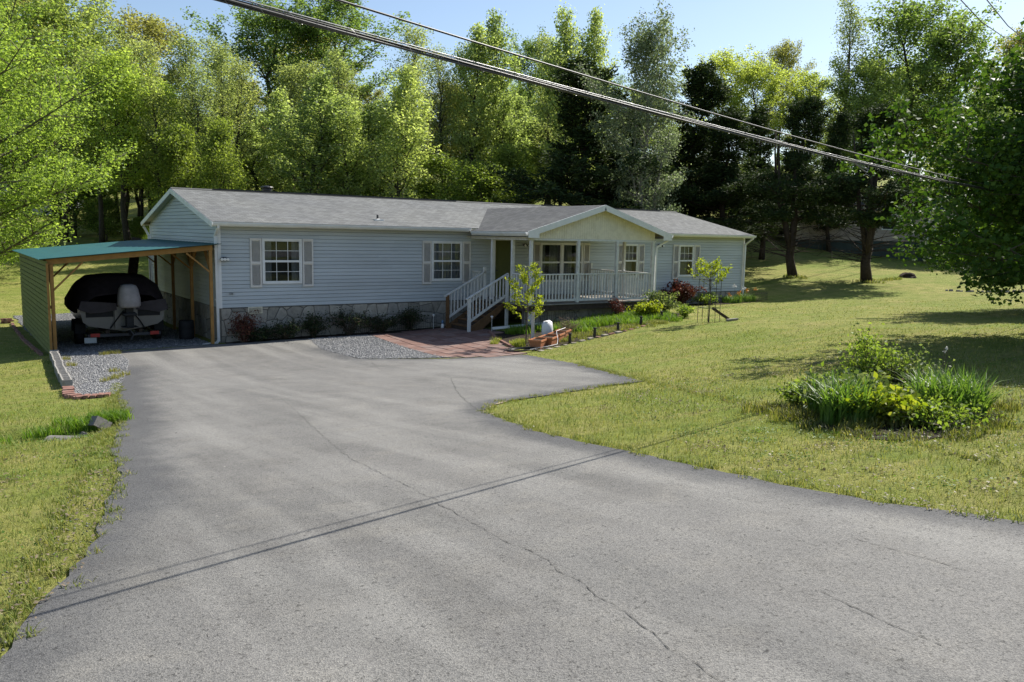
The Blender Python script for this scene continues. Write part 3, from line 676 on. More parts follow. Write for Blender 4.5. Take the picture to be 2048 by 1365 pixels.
# ---------------------------------------------------------------- porch
PX0, PX1, PY = 8.64, 15.12, -3.8
PE, PR, PM = 2.475, 3.43, 11.86
def main_y(zz): return (zz-EAVE)/SLOPE-EO
yl = main_y(PR)
porch_roof = course_roof('porch_roof', (PX0, main_y(PE)+.9, PE), (PX0, PY, PE), (PM, PY, PR), (PM, yl+.9, PR), M_shingle2, 24, house, .008)
porch_roof2 = course_roof('porch_roof', (PX1, PY, PE), (PX1, main_y(PE)+.9, PE), (PM, yl+.9, PR), (PM, PY, PR), M_shingle2, 24, house, .008)
dk = MB()
for sx in (PX0, PX1):
    dk.add([(sx, PY, PE-.014), (PM, PY, PR-.014), (PM, yl-.4, PR-.014), (sx, -.4, PE-.014), (sx, PY, PE-.08), (PM, PY, PR-.08), (PM, yl-.4, PR-.08), (sx, -.4, PE-.08)], [(0,1,2,3),(7,6,5,4),(0,4,5,1),(3,2,6,7),(0,3,7,4)])
dk.build('roof_deck', M_soffit, porch_roof)
for sx in (PX0, PX1): MB().bar((sx, PY-.01, PE-.085), (PM+(.01 if sx == PX0 else -.01), PY-.01, PR-.085), .03, .19).build('rake_board', M_white, porch_roof)
for sx, q in ((PX0, 1), (PX1, -1)):
    m = MB(); m.add([(sx, PY-.026, PE-.20), (sx+q*.42, PY-.026, PE-.20), (sx+q*.42, PY-.026, PE-.02), (sx, PY-.026, PE-.02), (sx, PY+.0, PE-.20), (sx+q*.42, PY, PE-.20), (sx+q*.42, PY, PE-.02), (sx, PY, PE-.02)], [(0,1,2,3),(7,6,5,4),(0,4,5,1),(1,5,6,2),(2,6,7,3),(3,7,4,0)]); m.build('return_board', M_white, porch_roof)
    MB().box((sx, PY+.03, PE-.15), (sx+q*.02, -.4, PE-.015)).build('fascia', M_white, porch_roof)
    gutter((sx-q*.0, PY+.02, PE-.012), (sx-q*.0, -.5, PE-.012), porch_roof, (-q, 0, 0))
    MB().box((sx+q*.02, PY+.03, PE-.20), (sx+q*.42, -.03, PE-.185)).build('soffit', M_soffit, porch_roof)
# gable boards, beams, ceiling
bx0, bx1, by = 8.86, 14.56, -3.5
n_b = 58; wd = (bx1-bx0)/n_b; gb = MB().box((bx0, by+.012, 2.26), (bx1, by+.04, 2.46)).build('gable', M_cream, house)
for i in range(n_b):
    a, b = bx0+wd*i+.004, bx0+wd*(i+1)-.004
    def gt(x): return PR-.10-(PR-PE)*abs(x-PM)/((PM-PX0) if x < PM else (PX1-PM))
    m = MB(); y0, y1 = by-.012, by+.010
    m.add([(a,y0,2.26),(b,y0,2.26),(b,y0,gt(b)),(a,y0,gt(a)),(a,y1,2.26),(b,y1,2.26),(b,y1,gt(b)),(a,y1,gt(a))], [(0,1,2,3),(7,6,5,4),(0,4,5,1),(1,5,6,2),(2,6,7,3),(3,7,4,0)]); m.build('board', M_cream, gb)
m = MB(); m.add([(bx0, by+.013, 2.46), (bx1, by+.013, 2.46), (PM, by+.013, PR-.06), (bx0, by+.04, 2.46), (bx1, by+.04, 2.46), (PM, by+.04, PR-.06)], [(0,1,2),(5,4,3)]); m.build('gable_backing', M_sheath, gb)
MB().box((bx0-.06, by-.03, 2.20), (bx1+.06, by+.06, 2.257)).build('beam', M_whitewood, house)
MB().box((bx0-.02, by+.065, 2.20), (bx0+.07, -.03, 2.285)).build('beam', M_whitewood, house); MB().box((bx1-.07, by+.065, 2.20), (bx1+.02, -.03, 2.285)).build('beam', M_whitewood, house)
MB().box((bx0+.075, by+.065, 2.29), (bx1-.075, -.03, 2.305)).build('porch_ceiling', M_soffit, house)
for x, y, zb in ((8.98, by, -.75), (10.97, by, .12), (12.73, by, .12), (14.48, by, -.5), (8.92, -1.34, .12), (8.92, -2.55, .12), (14.48, -2.0, .12)):
    MB().box((x-.047, y-.047, zb), (x+.047, y+.047, 2.2)).build('porch_post', M_whitewood, house)
M_deck = plain('weathered_deck', (.24, .225, .20), .85, .2, 8, .2, bump=.4); M_brownwood = plain('brown_wood', (.135, .075, .035), .8, .25, 9, .25, bump=.3); M_darkwood = plain('dark_wood', (.05, .035, .025), .85, .3, 8)
deck = MB().box((8.8, -3.58, -.12), (14.6, -3.54, .06)).box((8.8, -3.54, -.12), (8.84, -.03, .06)).box((14.56, -3.54, -.12), (14.6, -.03, .06)).build('porch_deck', M_darkwood, house)
y = -3.62; rr = random.Random(3)
while y < -.05:
    MB().box((8.76, y, .064), (14.64, min(y+.134, -.02), .064+.034+rr.uniform(-.002, .002))).build('board', M_deck, deck); y += .141
ps = MB().box((8.95, -3.2, -.9), (14.5, -3.1, -.13)).build('porch_skirting', M_mortar, house)
stones(ps, lambda x, d, z: (x, -3.2-d, z), 8.97, 14.48, -.85, -.14, .40, 5)
# railings
def railing(name, x0, y0, x1, y1, zt, zb, n, skip=()):
    m = MB(); m.bar((x0, y0, zt), (x1, y1, zt), .085, .04); rl = m.build(name, M_whitewood, house)
    MB().bar((x0, y0, zb), (x1, y1, zb), .04, .075).build('bottom_rail', M_whitewood, rl)
    for i in range(n):
        t_ = (i+.5)/n; x, y = x0+(x1-x0)*t_, y0+(y1-y0)*t_; MB().box((x-.018, y-.018, zb+.038), (x+.018, y+.018, zt-.021)).build('baluster', M_whitewood, rl)
    return rl
railing('railing', 9.03, by, 10.92, by, 1.08, .21, 14); railing('railing', 11.02, by, 12.68, by, 1.08, .20, 12); railing('railing', 12.78, by, 14.43, by, 1.08, .18, 12)
railing('railing', 14.48, -3.45, 14.48, -2.05, 1.07, .20, 10); railing('railing', 14.48, -1.95, 14.48, -.05, 1.07, .20, 14)
railing('railing', 8.92, -3.45, 8.92, -2.60, 1.08, .21, 6); railing('railing', 8.92, -.55, 8.92, -.05, 1.05, .21, 4)
MB().box((14.43, -.16, .1), (14.52, -.07, 1.32)).build('porch_post', M_whitewood, house)
# steps
st = MB(); X0, X1, YB, YF = 7.40, 8.78, -.88, -2.28
for yy in (YB-.03, YF+.03):
    st = MB(); st.add([(X0+.04,yy-.02,-.95),(X0+.35,yy-.02,-.95),(X1,yy-.02,-.13),(X1,yy-.02,.07),(X0+.04,yy-.02,-.72),(X0+.04,yy+.02,-.95),(X0+.35,yy+.02,-.95),(X1,yy+.02,-.13),(X1,yy+.02,.07),(X0+.04,yy+.02,-.72)], [(0,1,2,3,4),(9,8,7,6,5),(0,5,6,1),(1,6,7,2),(2,7,8,3),(3,8,9,4),(4,9,5,0)])
    if yy == YB-.03: stairs = st.build('stairs', M_brownwood, house)
    else: st.build('stringer', M_brownwood, stairs)
for i in range(5):
    x = X0+.10+i*.27; zz = -.73+i*.168
    MB().box((x, YF+.06, zz), (x+.30, YB-.06, zz+.036)).build('tread', M_brownwood, stairs); MB().box((x+.02, YF+.06, zz-.13), (x+.04, YB-.06, zz-.002)).build('riser', M_darkwood, stairs)
for yy, m1, zb in ((YB, M_brownwood, -.95), (YF, M_whitewood, -.95)):
    MB().box((X0-.045, yy-.045, zb), (X0+.045, yy+.045, .27)).build('newel', m1, stairs)
    MB().box((8.855, yy-.045, -.9 if yy == YF else -.1), (8.945, yy+.045, 1.03 if yy == YF else 1.22)).build('newel', M_whitewood, stairs)
    MB().bar((X0-.12, yy, .22), (8.93, yy, 1.06), .09, .04).build('handrail', M_whitewood, stairs)
    MB().bar((X0+.04, yy, -.50), (8.86, yy, .32), .04, .075).build('bottom_rail', M_whitewood, stairs)
    for i in range(10):
        x = X0+.14+i*.134; zb_ = -.50+(x-X0-.04)/(8.86-X0-.04)*.82; zt_ = .22+(x-X0+.12)/(8.93-X0+.12)*.84
        MB().box((x-.018, yy-.018, zb_+.04), (x+.018, yy+.018, zt_-.022)).build('baluster', M_whitewood, stairs)
# porch downspout on the far corner
spout([(15.20,-3.6,2.40),(15.15,-3.62,2.28),(14.62,-3.56,2.02),(14.60,-3.56,-.42)], .06, .05)
# flood lights, house number, meter
def flood(x, z, n=2):
    b = MB().box((x-.07, -.07, z-.03), (x+.07, -.022, z+.03)).build('flood_light', M_dark, house)
    for s in ((-1, 1) if n == 2 else (-1, 0, 1)):
        MB().lathe([(.02, 0), (.045, -.05), (.055, -.10), (.05, -.11)], (x+s*.09, -.07, z-.04), 10, 'y').build('lamp_head', M_dark, b)
        MB().lathe([(.047, -.002), (.03, -.012), (.0, -.014)], (x+s*.09, -.181, z-.04), 10, 'y').build('lens', M_white, b)
flood(.14, 1.50, 3); flood(18.34, 2.07); flood(11.25, 2.02)
np_ = MB().box((.20, -.026, .385), (.46, -.0225, .455)).build('number_plate', M_siding, house)
fc = bpy.data.curves.new('house_number', 'FONT'); fc.body = '108'; fc.size = .095; fc.extrude = .002; fc.align_x = 'CENTER'
fo = bpy.data.objects.new('digits_curve', fc); nme = bpy.data.meshes.new_from_object(fo); bpy.data.objects.remove(fo); fo = link('house_number', nme, M_dark, np_); fo.location = (.33, -.0295, .388); fo.rotation_euler = (R_(90), 0, 0)
# ================================================================ carport
M_pine = plain('treated_pine', (.29, .155, .045), .7, .2, 5, .3, bump=.3, bscale=30, dirt=((.25, .12, .04), .5), dscale=4)
def ribbed(name, col, rough=.38):
    t = NT(name); c = t.ramp(t.noise(2, 5), [(.3, tuple(x*.85 for x in col)), (.7, tuple(x*1.1 for x in col))]); return t.done(t.bsdf(c, rough, .5, 0, t.bump(t.noise(6, 3), .06, .02)))
M_teal = ribbed('teal_metal', (.022, .10, .10), .5); M_greenboard = plain('green_board', (.135, .155, .042), .75, .3, 7, .25, bump=.25, bscale=24, dirt=((.05, .07, .02), .5), dscale=8)
cp = thing('carport', 'lean-to carport with pine posts, teal metal roof and green boarded side', 'carport')
CY0, CY1, CXL, CXR = -.25, 8.2, -4.40, -.30
def cz(x): return 1.90+(x+.15)*.098          # underside of the roof sheet
ys = (CY0, 2.0, 4.5, 7.15)
for x in (CXL, CXR):
    for y in ys:
        MB().box((x-.045, y-.045, hz(x, y)-.1), (x+.045, y+.045, cz(x)-.15)).build('post', M_pine, cp, bevel=.004)
for y in ys:
    MB().bar((CXL-.10, y-.002, cz(CXL-.10)-.085), (CXR+.06, y-.002, cz(CXR+.06)-.085), .05, .14).build('rafter', M_pine, cp)
    MB().bar((CXL+.02, y, cz(CXL)-.85), (CXL+.75, y, cz(CXL+.75)-.17), .04, .09, (0, 1, 0)).build('brace', M_pine, cp); MB().bar((CXR-.02, y, cz(CXR)-.80), (CXR-.68, y, cz(CXR-.68)-.17), .04, .09, (0, 1, 0)).build('brace', M_pine, cp)
for x in (CXL, CXR):
    MB().box((x-.043, CY0+.05, cz(x)-.155), (x+.043, CY1, cz(x)-.02)).build('side_beam', M_pine, cp)
    for y, s in ((CY0, 1), (ys[1], -1), (ys[1], 1), (ys[2], -1)): MB().bar((x, y+s*.03, cz(x)-.72), (x, y+s*.6, cz(x)-.16), .04, .085, (1, 0, 0)).build('brace', M_pine, cp)
for zz in (-.75, .15, 1.05): MB().box((CXL-.085, CY0, zz), (CXL-.047, CY1, zz+.085)).build('rail', M_pine, cp)
# roof sheet with ribs running down the slope
m = MB(); n = 92; prof = []
for i in range(n+1):
    k = i % 4; prof.append((CY0-.22+(CY1+.55-CY0+.22)*i/n, .022 if k == 0 else 0.0))
V = []
for x in (-4.68, -.02): V += [(x, y, cz(x)+h_) for y, h_ in prof]
m.v = V+[(a, b, c-.004) for a, b, c in V]; N = n+1
m.f = [(i, N+i, N+i+1, i+1) for i in range(n)]+[(2*N+i, 2*N+i+1, 3*N+i+1, 3*N+i) for i in range(n)]; m.build('roof', M_teal, cp)
z = -1.12; k = 0
MB().box((CXL-.094, CY0-.06, -1.1), (CXL-.088, CY1-.02, 1.34)).build('backing_sheet', M_darkwood, cp)
while z < 1.30:
    m = MB(); z1 = z+.116; m.add([(CXL-.128,CY0-.08,z),(CXL-.128,CY1,z),(CXL-.118,CY1,z1),(CXL-.118,CY0-.08,z1),(CXL-.095,CY0-.08,z),(CXL-.095,CY1,z),(CXL-.095,CY1,z1),(CXL-.095,CY0-.08,z1)], [(3,2,1,0),(4,5,6,7),(1,5,4,0),(7,6,2,3),(2,6,5,1),(0,4,7,3)]); m.build('board', M_greenboard, cp); z = z1+.026
MB().box((CXL-.13, CY0-.10, -1.1), (CXL-.07, CY0-.082, 1.36)).build('corner_trim', M_pine, cp)

# ================================================================ boat, trailer, motor
M_cover = plain('dark_boat_cover', (.022, .016, .018), .9, .25, 6, .2, bump=.6, bscale=9); M_cover2 = plain('grey_boat_cover', (.06, .052, .055), .9, .15, 6, .2, bump=.6, bscale=9)
M_motorbag = plain('pale_motor_bag', (.27, .25, .255), .9, .15, 6, .2, bump=.7, bscale=8); M_hull = plain('white_gelcoat', (.14, .14, .13), .25, .05, 3, .5); M_black = plain('black_rubber', (.016, .016, .017), .7, .2, 12, .3); M_red = plain('red_lens', (.42, .03, .025), .3, .1); M_galv = plain('trailer_steel', (.05, .05, .055), .5, .2, 6)
BX, BY, BZ = -2.45, 1.15, hz(-2.4, 3)+.03
boat = thing('boat', 'white fishing boat under a dark cover, parked stern first in the carport', 'boat', (BX, BY, BZ))
def sect(y, w, keel, chine, gun):
    return [(-w*.5, y, gun), (-w*.47, y, chine+.12), (-w*.40, y, chine), (0, y, keel), (w*.40, y, chine), (w*.47, y, chine+.12), (w*.5, y, gun)]
rings = [sect(0, 2.3, .42, .60, 1.08), sect(1.5, 2.35, .42, .60, 1.10), sect(3.0, 2.25, .44, .66, 1.13), sect(4.2, 1.75, .52, .78, 1.18), sect(5.1, .9, .72, .95, 1.24), sect(5.55, .12, 1.0, 1.1, 1.28)]
hull = MB(); hull.loft(rings, closed=True); hull.build('hull', M_hull, boat, smooth=False)
tb = MB().box((-1.0, -.02, .86), (-.28, -.012, 1.05)).box((.36, -.02, .86), (1.0, -.012, 1.05)).build('transom_stripe', M_black, boat)
MB().box((-.26, -.10, .50), (.36, -.005, 1.16)).build('motor_well', M_hull, boat)
def csect(y, w, top, drop, p=0):
    return [(-w*.53, y, drop), (-w*.525, y, drop+.20), (-w*.43, y, top-.22), (-w*.33, y, top-.04), (-w*.12, y, top+.02), (w*.12, y, top+.02), (w*.33, y, top-.04), (w*.43, y, top-.22), (w*.525, y, drop+.20), (w*.53, y, drop)]
m = MB(); m.loft([csect(-.06, 2.3, 1.50, 1.00), csect(.35, 2.38, 1.98, .98), csect(1.4, 2.44, 2.05, 1.0), csect(2.6, 2.36, 1.85, 1.04), csect(3.9, 1.9, 1.62, 1.08), csect(5.0, 1.0, 1.46, 1.15), csect(5.6, .2, 1.38, 1.22)], closed=False)
cov = m.build('cover', M_cover, boat, smooth=True)
m = MB(); m.add([(-1.20,-.065,1.10),(-.9,-.09,.98),(-.55,-.10,1.0),(-.2,-.11,1.06),(-.2,-.10,1.26),(-.6,-.11,1.30),(-1.12,-.075,1.34)],[(0,1,2,3,4,5,6)]); m.build('cover_flap', M_cover2, cov); m = MB(); m.add([(.32,-.11,1.06),(.6,-.10,1.04),(.95,-.09,.96),(1.22,-.065,1.04),(1.16,-.07,1.36),(.6,-.11,1.30),(.32,-.10,1.24)],[(0,1,2,3,4,5,6)]); m.build('cover_flap', M_cover2, cov)
mo = MB(); mo.loft([[(x*.25*s+.08, y*.30*s-.42, z) for x, y in ((-1,-.6),(-.6,-1),(.6,-1),(1,-.6),(1,.7),(.6,1),(-.6,1),(-1,.7))] for z, s in ((1.16,.95),(1.22,1.12),(1.45,1.10),(1.70,.92),(1.80,.72),(1.83,.4))])
motor = mo.build('motor_cover', M_motorbag, boat, smooth=True)
m = MB(); m.box((-.02, -.52, .55), (.18, -.28, 1.17)); m.box((-.10, -.60, .92), (.26, -.20, 1.0)); m.build('motor_leg', M_black, boat, bevel=.02)
m = MB(); m.lathe([(.01, -.95), (.055, -.85), (.06, -.5), (.045, -.3)], (.08, 0, .42), 10, 'y'); m.box((-.12, -.62, .58), (.28, -.2, .60)); m.bar((.08, -.55, .44), (.08, -.5, .22), .02, .16, (0, 1, 0)); m.build('lower_unit', M_black, boat)
m = MB()
for a in (0, 2.1, 4.2): m.bar((.08, -.96, .42), (.08+.16*math.cos(a), -.94, .42+.16*math.sin(a)), .015, .07, (0, 1, 0))
m.build('propeller', M_galv, boat)
for s in (-1, 1): MB().tube([(.08+s*.10, -.15, 1.05), (.08+s*.34, -.12, .72), (.08+s*.46, -.03, .52)], .018, 6).build('strap', M_black, boat)
trailer = thing('boat_trailer', 'dark steel boat trailer with a licence plate under the covered boat', 'trailer', (BX, BY, BZ))
for s in (-1, 1):
    MB().tube([(s*.86, -.1, .34), (s*.86, 2.8, .34), (s*.25, 5.2, .36), (0, 6.0, .38)], .045, 6).build('frame_rail', M_galv, trailer)
    w = MB().lathe([(.16, -.10), (.30, -.10), (.335, -.07), (.335, .07), (.30, .10), (.16, .10)], (s*1.08, 1.0, .30), 22, 'x').build('tyre', M_black, trailer)
    MB().lathe([(.05, -.105), (.15, -.08), (.17, -.06), (.17, .06), (.15, .08), (.05, .105)], (s*1.08, 1.0, .30), 14, 'x').build('rim', M_galv, w)
    fd = MB(); pr = [(-.42,.34),(-.40,.62),(-.28,.72),(.28,.72),(.40,.62),(.42,.34)]
    fd.loft([[(s*x, 1.0+a, b) for a, b in pr] for x in (.94, 1.22)], closed=False); fd.build('fender', M_black, trailer)
    MB().box((s*.80-.12, -.16, .30), (s*.80+.12, -.11, .40)).build('tail_light', M_red, trailer)
MB().box((-.98, -.10, .29), (.98, -.02, .37)).build('cross_beam', M_galv, trailer); MB().box((-.98, 1.5, .27), (.98, 1.58, .33)).build('cross_beam', M_galv, trailer)
for s in (-.45, .45): MB().box((s-.05, .0, .37), (s+.05, 3.5, .47)).build('bunk', M_darkwood, trailer)
MB().bar((0, 5.3, .37), (0, 5.3, 1.1), .07, .07).build('winch_post', M_galv, trailer)
MB().box((-1.08, -.125, .13), (-.77, -.115, .285)).build('licence_plate', plain('plate', (.5, .52, .5), .5), trailer)
# leaning board, barrel, things stored under the roof
zb = hz(-1.0, 8.6)
ob = MB().bar((-1.05, 8.75, zb), (-.62, 8.75, zb+3.1), .05, .34, (1, 0, 0)).build('plank_board', M_darkwood); tag(ob, 'dark wide board leaning at the back of the carport by the wall', 'board')
zb = hz(-.62, 1.3)
bl = MB().lathe([(.20, 0), (.22, .05), (.23, .3), (.22, .32), (.23, .34), (.22, .58), (.20, .6), (.0, .6)], (-.62, 1.5, zb), 18).build('barrel', M_black, None, True); tag(bl, 'black barrel standing inside the carport by the house wall', 'barrel')

# ================================================================ masonry bits beside the drive
def conc(name, col): return plain(name, col, .92, .2, 14, .15, bump=.5, bscale=50, dirt=((.16, .15, .12), .5), dscale=5)
M_block = conc('concrete_block', (.30, .285, .262)); M_rubble = conc('broken_concrete', (.17, .162, .15)); M_brick = plain('old_brick', (.235, .125, .10), .9, .25, 12, .15, bump=.5, dirt=((.33, .28, .24), .5), dscale=6)
m = MB(); l, w, h_ = .195, .095, .19
for a, b in (((-l, -w, 0), (l, -w+.03, h_)), ((-l, w-.03, 0), (l, w, h_)), ((-l, -w+.03, 0), (-l+.03, w-.03, h_)), ((l-.03, -w+.03, 0), (l, w-.03, h_)), ((-.016, -w+.03, 0), (.016, w-.03, h_)), ((-.10, -w+.03, 0), (-.085, w-.03, h_)), ((.085, -w+.03, 0), (.10, w-.03, h_))): m.box(a, b)
blk = m.mesh('concrete_block'); blk.materials.append(M_block)
ordn = ['first', 'second', 'third', 'fourth', 'fifth', 'sixth', 'seventh', 'eighth', 'ninth', 'tenth', 'eleventh', 'twelfth', 'thirteenth', 'fourteenth']
p0, p1 = Vector((-4.48, -.62)), Vector((-4.78, -5.9)); nb = 14; rr = random.Random(2)
for i in range(nb):
    t_ = (i+.5)/nb; p = p0.lerp(p1, t_); a = math.atan2(p1.y-p0.y, p1.x-p0.x)
    o = link('concrete_block', blk, None, None, (p.x+rr.uniform(-.012, .012), p.y, hz(p.x, p.y)+.0), a+rr.uniform(-.03, .03)); o.rotation_euler.y = rr.uniform(-.02, .02)
    tag(o, '%s hollow concrete block of the row, counted from the carport post' % ordn[i] if i < nb-1 else 'last hollow concrete block of the row, nearest the brick edging', 'block', 'row of concrete blocks beside the gravel strip')
m = MB(); m.box((-.10, -.045, 0), (.10, .045, .06)); brk = m.mesh('brick'); brk.materials.append(M_brick)
def brick_row(name, label, pts, seed, step=.11, ang=0, two=False):
    t = thing(name, label, 'edging'); r = random.Random(seed)
    for a, b in zip(pts[:-1], pts[1:]):
        a, b = Vector(a), Vector(b); n = max(1, int((b-a).length/step)); an = math.atan2(b.y-a.y, b.x-a.x)+R_(90)+ang
        for i in range(n):
            p = a.lerp(b, (i+.5)/n); o = link('brick', brk, None, t, (p.x+r.uniform(-.012, .012), p.y+r.uniform(-.012, .012), hz(p.x, p.y)+r.uniform(-.005, .02)), an+r.uniform(-.1, .1)); o.rotation_euler.x = r.uniform(-.06, .06)
    return t
brick_row('brick_edging', 'red brick edging at the end of the gravel strip', [(-4.78,-6.1),(-4.92,-7.4),(-4.75,-8.0),(-4.3,-8.15)], 1)
brick_row('brick_edging', 'mossy brick edging along the outside of the green carport wall', [(-4.72,-.1),(-4.8,4),(-4.8,9.0)], 2, .24, R_(90))
brick_row('brick_edging', 'brick border between the red patio and the planted bed', [(7.75,-3.0),(7.15,-4.2),(6.72,-5.35),(6.35,-6.3)], 3, .22, R_(90))
t = thing('brick_stack', 'small stack of red bricks beyond the green carport wall', 'bricks', (-4.95, 9.2, hz(-4.95, 9.2)))
for i in range(6): link('brick', brk, None, t, (rr.uniform(-.06, .06)+(i % 2)*.12-.06, rr.uniform(-.05, .05), (i//2)*.062), rr.uniform(-.3, .3))
# rubble at the ditch
rub = blk.copy(); rub.materials.clear(); rub.materials.append(M_rubble)
m = MB(); l, w, h_ = .195, .095, .19
for i, (x, y, dz, rx, ry, rz, lab) in enumerate(((-5.48,-12.55,.12,1.35,.15,.5,'broken concrete block standing on end at the ditch'), (-5.30,-12.50,.02,.3,.35,.9,'broken concrete block lying tilted in the middle of the rubble'), (-5.12,-12.38,.03,-.2,.6,.3,'broken concrete block leaning nearest the driveway'), (-5.62,-12.72,-.08,.9,.1,2.2,'half sunk concrete block in the ditch mouth'), (-5.22,-12.62,.0,1.2,.5,1.6,'small block fragment at the grass side of the rubble'), (-5.38,-12.36,-.02,.5,1.0,.1,'block fragment at the back of the rubble heap'))):
    o = link('broken_block', rub, None, None, (x, y, hz(x, y)+dz), rz); o.rotation_euler = (rx, ry, rz); o.scale = (.62-.1*(i % 2), .75, .75)
    tag(o, lab, 'block', 'broken blocks at the ditch')
cu = MB(); n = 14
cu.loft([[(math.cos(2*math.pi*k/n)*.2, y, math.sin(2*math.pi*k/n)*.2+.2) for k in range(n)] for y in (0, 1.2)], cap=False); cu.loft([[(math.cos(2*math.pi*k/n)*.18, y, math.sin(2*math.pi*k/n)*.18+.2) for k in range(n)] for y in (0, 1.2)], cap=False)
o = cu.build('culvert_pipe', M_rubble, None, True, (-5.75, -12.55, hz(-5.75, -12.55)-.02), R_(-125)); tag(o, 'concrete culvert pipe opening in the ditch beside the driveway', 'pipe')

# ================================================================ garden furniture and pots
def zat(x, y): return hz(x, y)+.012
M_terra = plain('terracotta', (.42, .165, .075), .8, .15, 10, .25, dirt=((.45, .36, .28), .3)); M_plastic = plain('white_plastic', (.75, .75, .76), .5, .05, 8)
M_solar = plain('black_plastic', (.018, .018, .018), .4, .1); M_stake = plain('grey_stake', (.50, .50, .48), .8, .15, 6)
pots = [(6.75,-6.95,.30,'rectangular terracotta planter nearest the hose'), (7.30,-6.72,.34,'terracotta planter with a pale leaf, second from the hose'), (7.82,-6.42,.30,'terracotta planter third from the hose'), (8.30,-6.12,.28,'terracotta planter farthest from the hose, by the dry plants')]
for x, y, s, lab in pots:
    t = thing('planter', lab, 'planter', (x, y, zat(x, y)), R_(35), 'terracotta planters along the bed')
    a, b = s, s*.62
    m = MB(); m.loft([[(-a*.80,-b*.75,0),(a*.80,-b*.75,0),(a*.80,b*.75,0),(-a*.80,b*.75,0)],[(-a*.96,-b*.95,.20),(a*.96,-b*.95,.20),(a*.96,b*.95,.20),(-a*.96,b*.95,.20)],[(-a*1.02,-b*1.02,.20),(a*1.02,-b*1.02,.20),(a*1.02,b*1.02,.20),(-a*1.02,b*1.02,.20)],[(-a*1.02,-b*1.02,.25),(a*1.02,-b*1.02,.25),(a*1.02,b*1.02,.25),(-a*1.02,b*1.02,.25)],[(-a*.93,-b*.92,.25),(a*.93,-b*.92,.25),(a*.93,b*.92,.25),(-a*.93,b*.92,.25)],[(-a*.90,-b*.9,.21),(a*.90,-b*.9,.21),(a*.90,b*.9,.21),(-a*.90,b*.9,.21)]])
    m.build('pot', M_terra, t); MB().box((-a*.89,-b*.89,.205),(a*.89,b*.89,.222)).build('soil', M_soil, t)
def path_light(x, y, lab, h_=.30):
    t = thing('path_light', lab, 'light', (x, y, zat(x, y)), 0, 'path lights along the bed')
    MB().tube([(0,0,-.05),(0,0,h_*.55)], .011, 6).build('stake', M_solar, t); MB().lathe([(.045, h_*.02), (.045, h_*.62), (.038, h_*.66), (.038, h_*.82), (.055, h_*.86), (.055, h_*.96), (.0, h_)], n=12).build('lamp_head', M_solar, t)
for (x, y), lab in zip(((7.75,-7.12),(8.8,-6.98),(9.85,-6.83),(11.2,-6.42),(12.6,-5.93)), ('black path light beside the terracotta planters', 'black path light second from the planters', 'black path light in the middle of the bed edge', 'black path light fourth from the planters', 'black path light in front of the lime green shrub')): path_light(x, y, lab)
def stake_light(x, y, lab):
    t = thing('garden_light', lab, 'light', (x, y, zat(x, y)), 0, 'silver stake lights by the steps'); MB().tube([(0,0,-.05),(0,0,.45)], .009, 6).build('stake', M_stake, t); MB().lathe([(.015,.44),(.02,.46),(.04,.49),(.045,.51),(.0,.53)], n=12).build('lamp_head', M_plastic, t)
stake_light(7.86, -2.95, 'silver stake light in front of the porch steps'); stake_light(7.0, -.62, 'silver stake light by the wall behind the wire fence')
# young tree stake, tie, bag, hose, plank, bottle
o = MB().box((7.07,-6.24,hz(7.1,-6.2)-.1),(7.14,-6.17,hz(7.1,-6.2)+.95)).build('tree_stake', M_stake, bevel=.006); tag(o, 'grey wooden stake tied to the slim young tree', 'stake')
t = thing('plastic_bag', 'white plastic bag with tied handles behind the planters', 'bag', (8.30, -5.35, zat(8.3, -5.35)), .4)
rb = random.Random(5); rings = []
for z, s in ((0,.17),(.06,.22),(.2,.23),(.33,.21),(.42,.17),(.46,.13)): rings.append([(math.cos(k*math.pi/6)*s*rb.uniform(.86,1.1), math.sin(k*math.pi/6)*s*.75*rb.uniform(.86,1.1), z+rb.uniform(-.015,.015)) for k in range(12)])
m = MB(); m.loft(rings); m.build('bag', M_plastic, t, True)
for s in (-1, 1): MB().loft([[(s*.06+dx*.05, dy*.03, .42) for dx, dy in ((-1,-1),(1,-1),(1,1),(-1,1))], [(s*.12+dx*.06, .04*s+dy*.035, .46) for dx, dy in ((-1,-1),(1,-1),(1,1),(-1,1))], [(s*.20+dx*.035, .07*s+dy*.02, .47) for dx, dy in ((-1,-1),(1,-1),(1,1),(-1,1))]]).build('handle', M_plastic, t, True)
pts = []
for i in range(80):
    a = i*.32; r_ = .30+.05*math.sin(i*.21)+i*.0012; x, y = 6.05+r_*math.cos(a)*1.15, -7.15+r_*math.sin(a); pts.append((x, y, hz(x, y)+.04+.010*(i//20)+.004*math.sin(i)))
o = MB().tube(pts, .012, 6).build('garden_hose', M_solar, None, True); tag(o, 'coiled black garden hose on the patio by the planters', 'hose')
pts = [(6.3,-7.2,hz(6.3,-7.2)+.05),(6.75,-7.32,hz(6.75,-7.32)+.06),(7.25,-7.18,hz(7.25,-7.18)+.06),(7.45,-6.95,hz(7.45,-6.95)+.16),(7.5,-6.82,hz(7.5,-6.8)+.33),(7.75,-6.5,hz(7.8,-6.5)+.33),(8.4,-6.1,hz(8.4,-6.1)+.31)]
o = MB().tube(pts, .007, 6).build('garden_hose', M_plastic, None, True); tag(o, 'pale hose looped over the terracotta planters', 'hose')
o = MB().bar((7.95,-2.85,zat(7.95,-2.85)+.09),(9.5,-3.75,zat(9.5,-3.75)+.09), .10, .075).build('downspout_extension', M_white); tag(o, 'white downspout extension lying on the ground before the steps', 'pipe')
t = thing('garden_ornament', 'small white and blue ornament at the foot of the steps by the wall', 'ornament', (7.36,-.62,zat(7.36,-.62)))
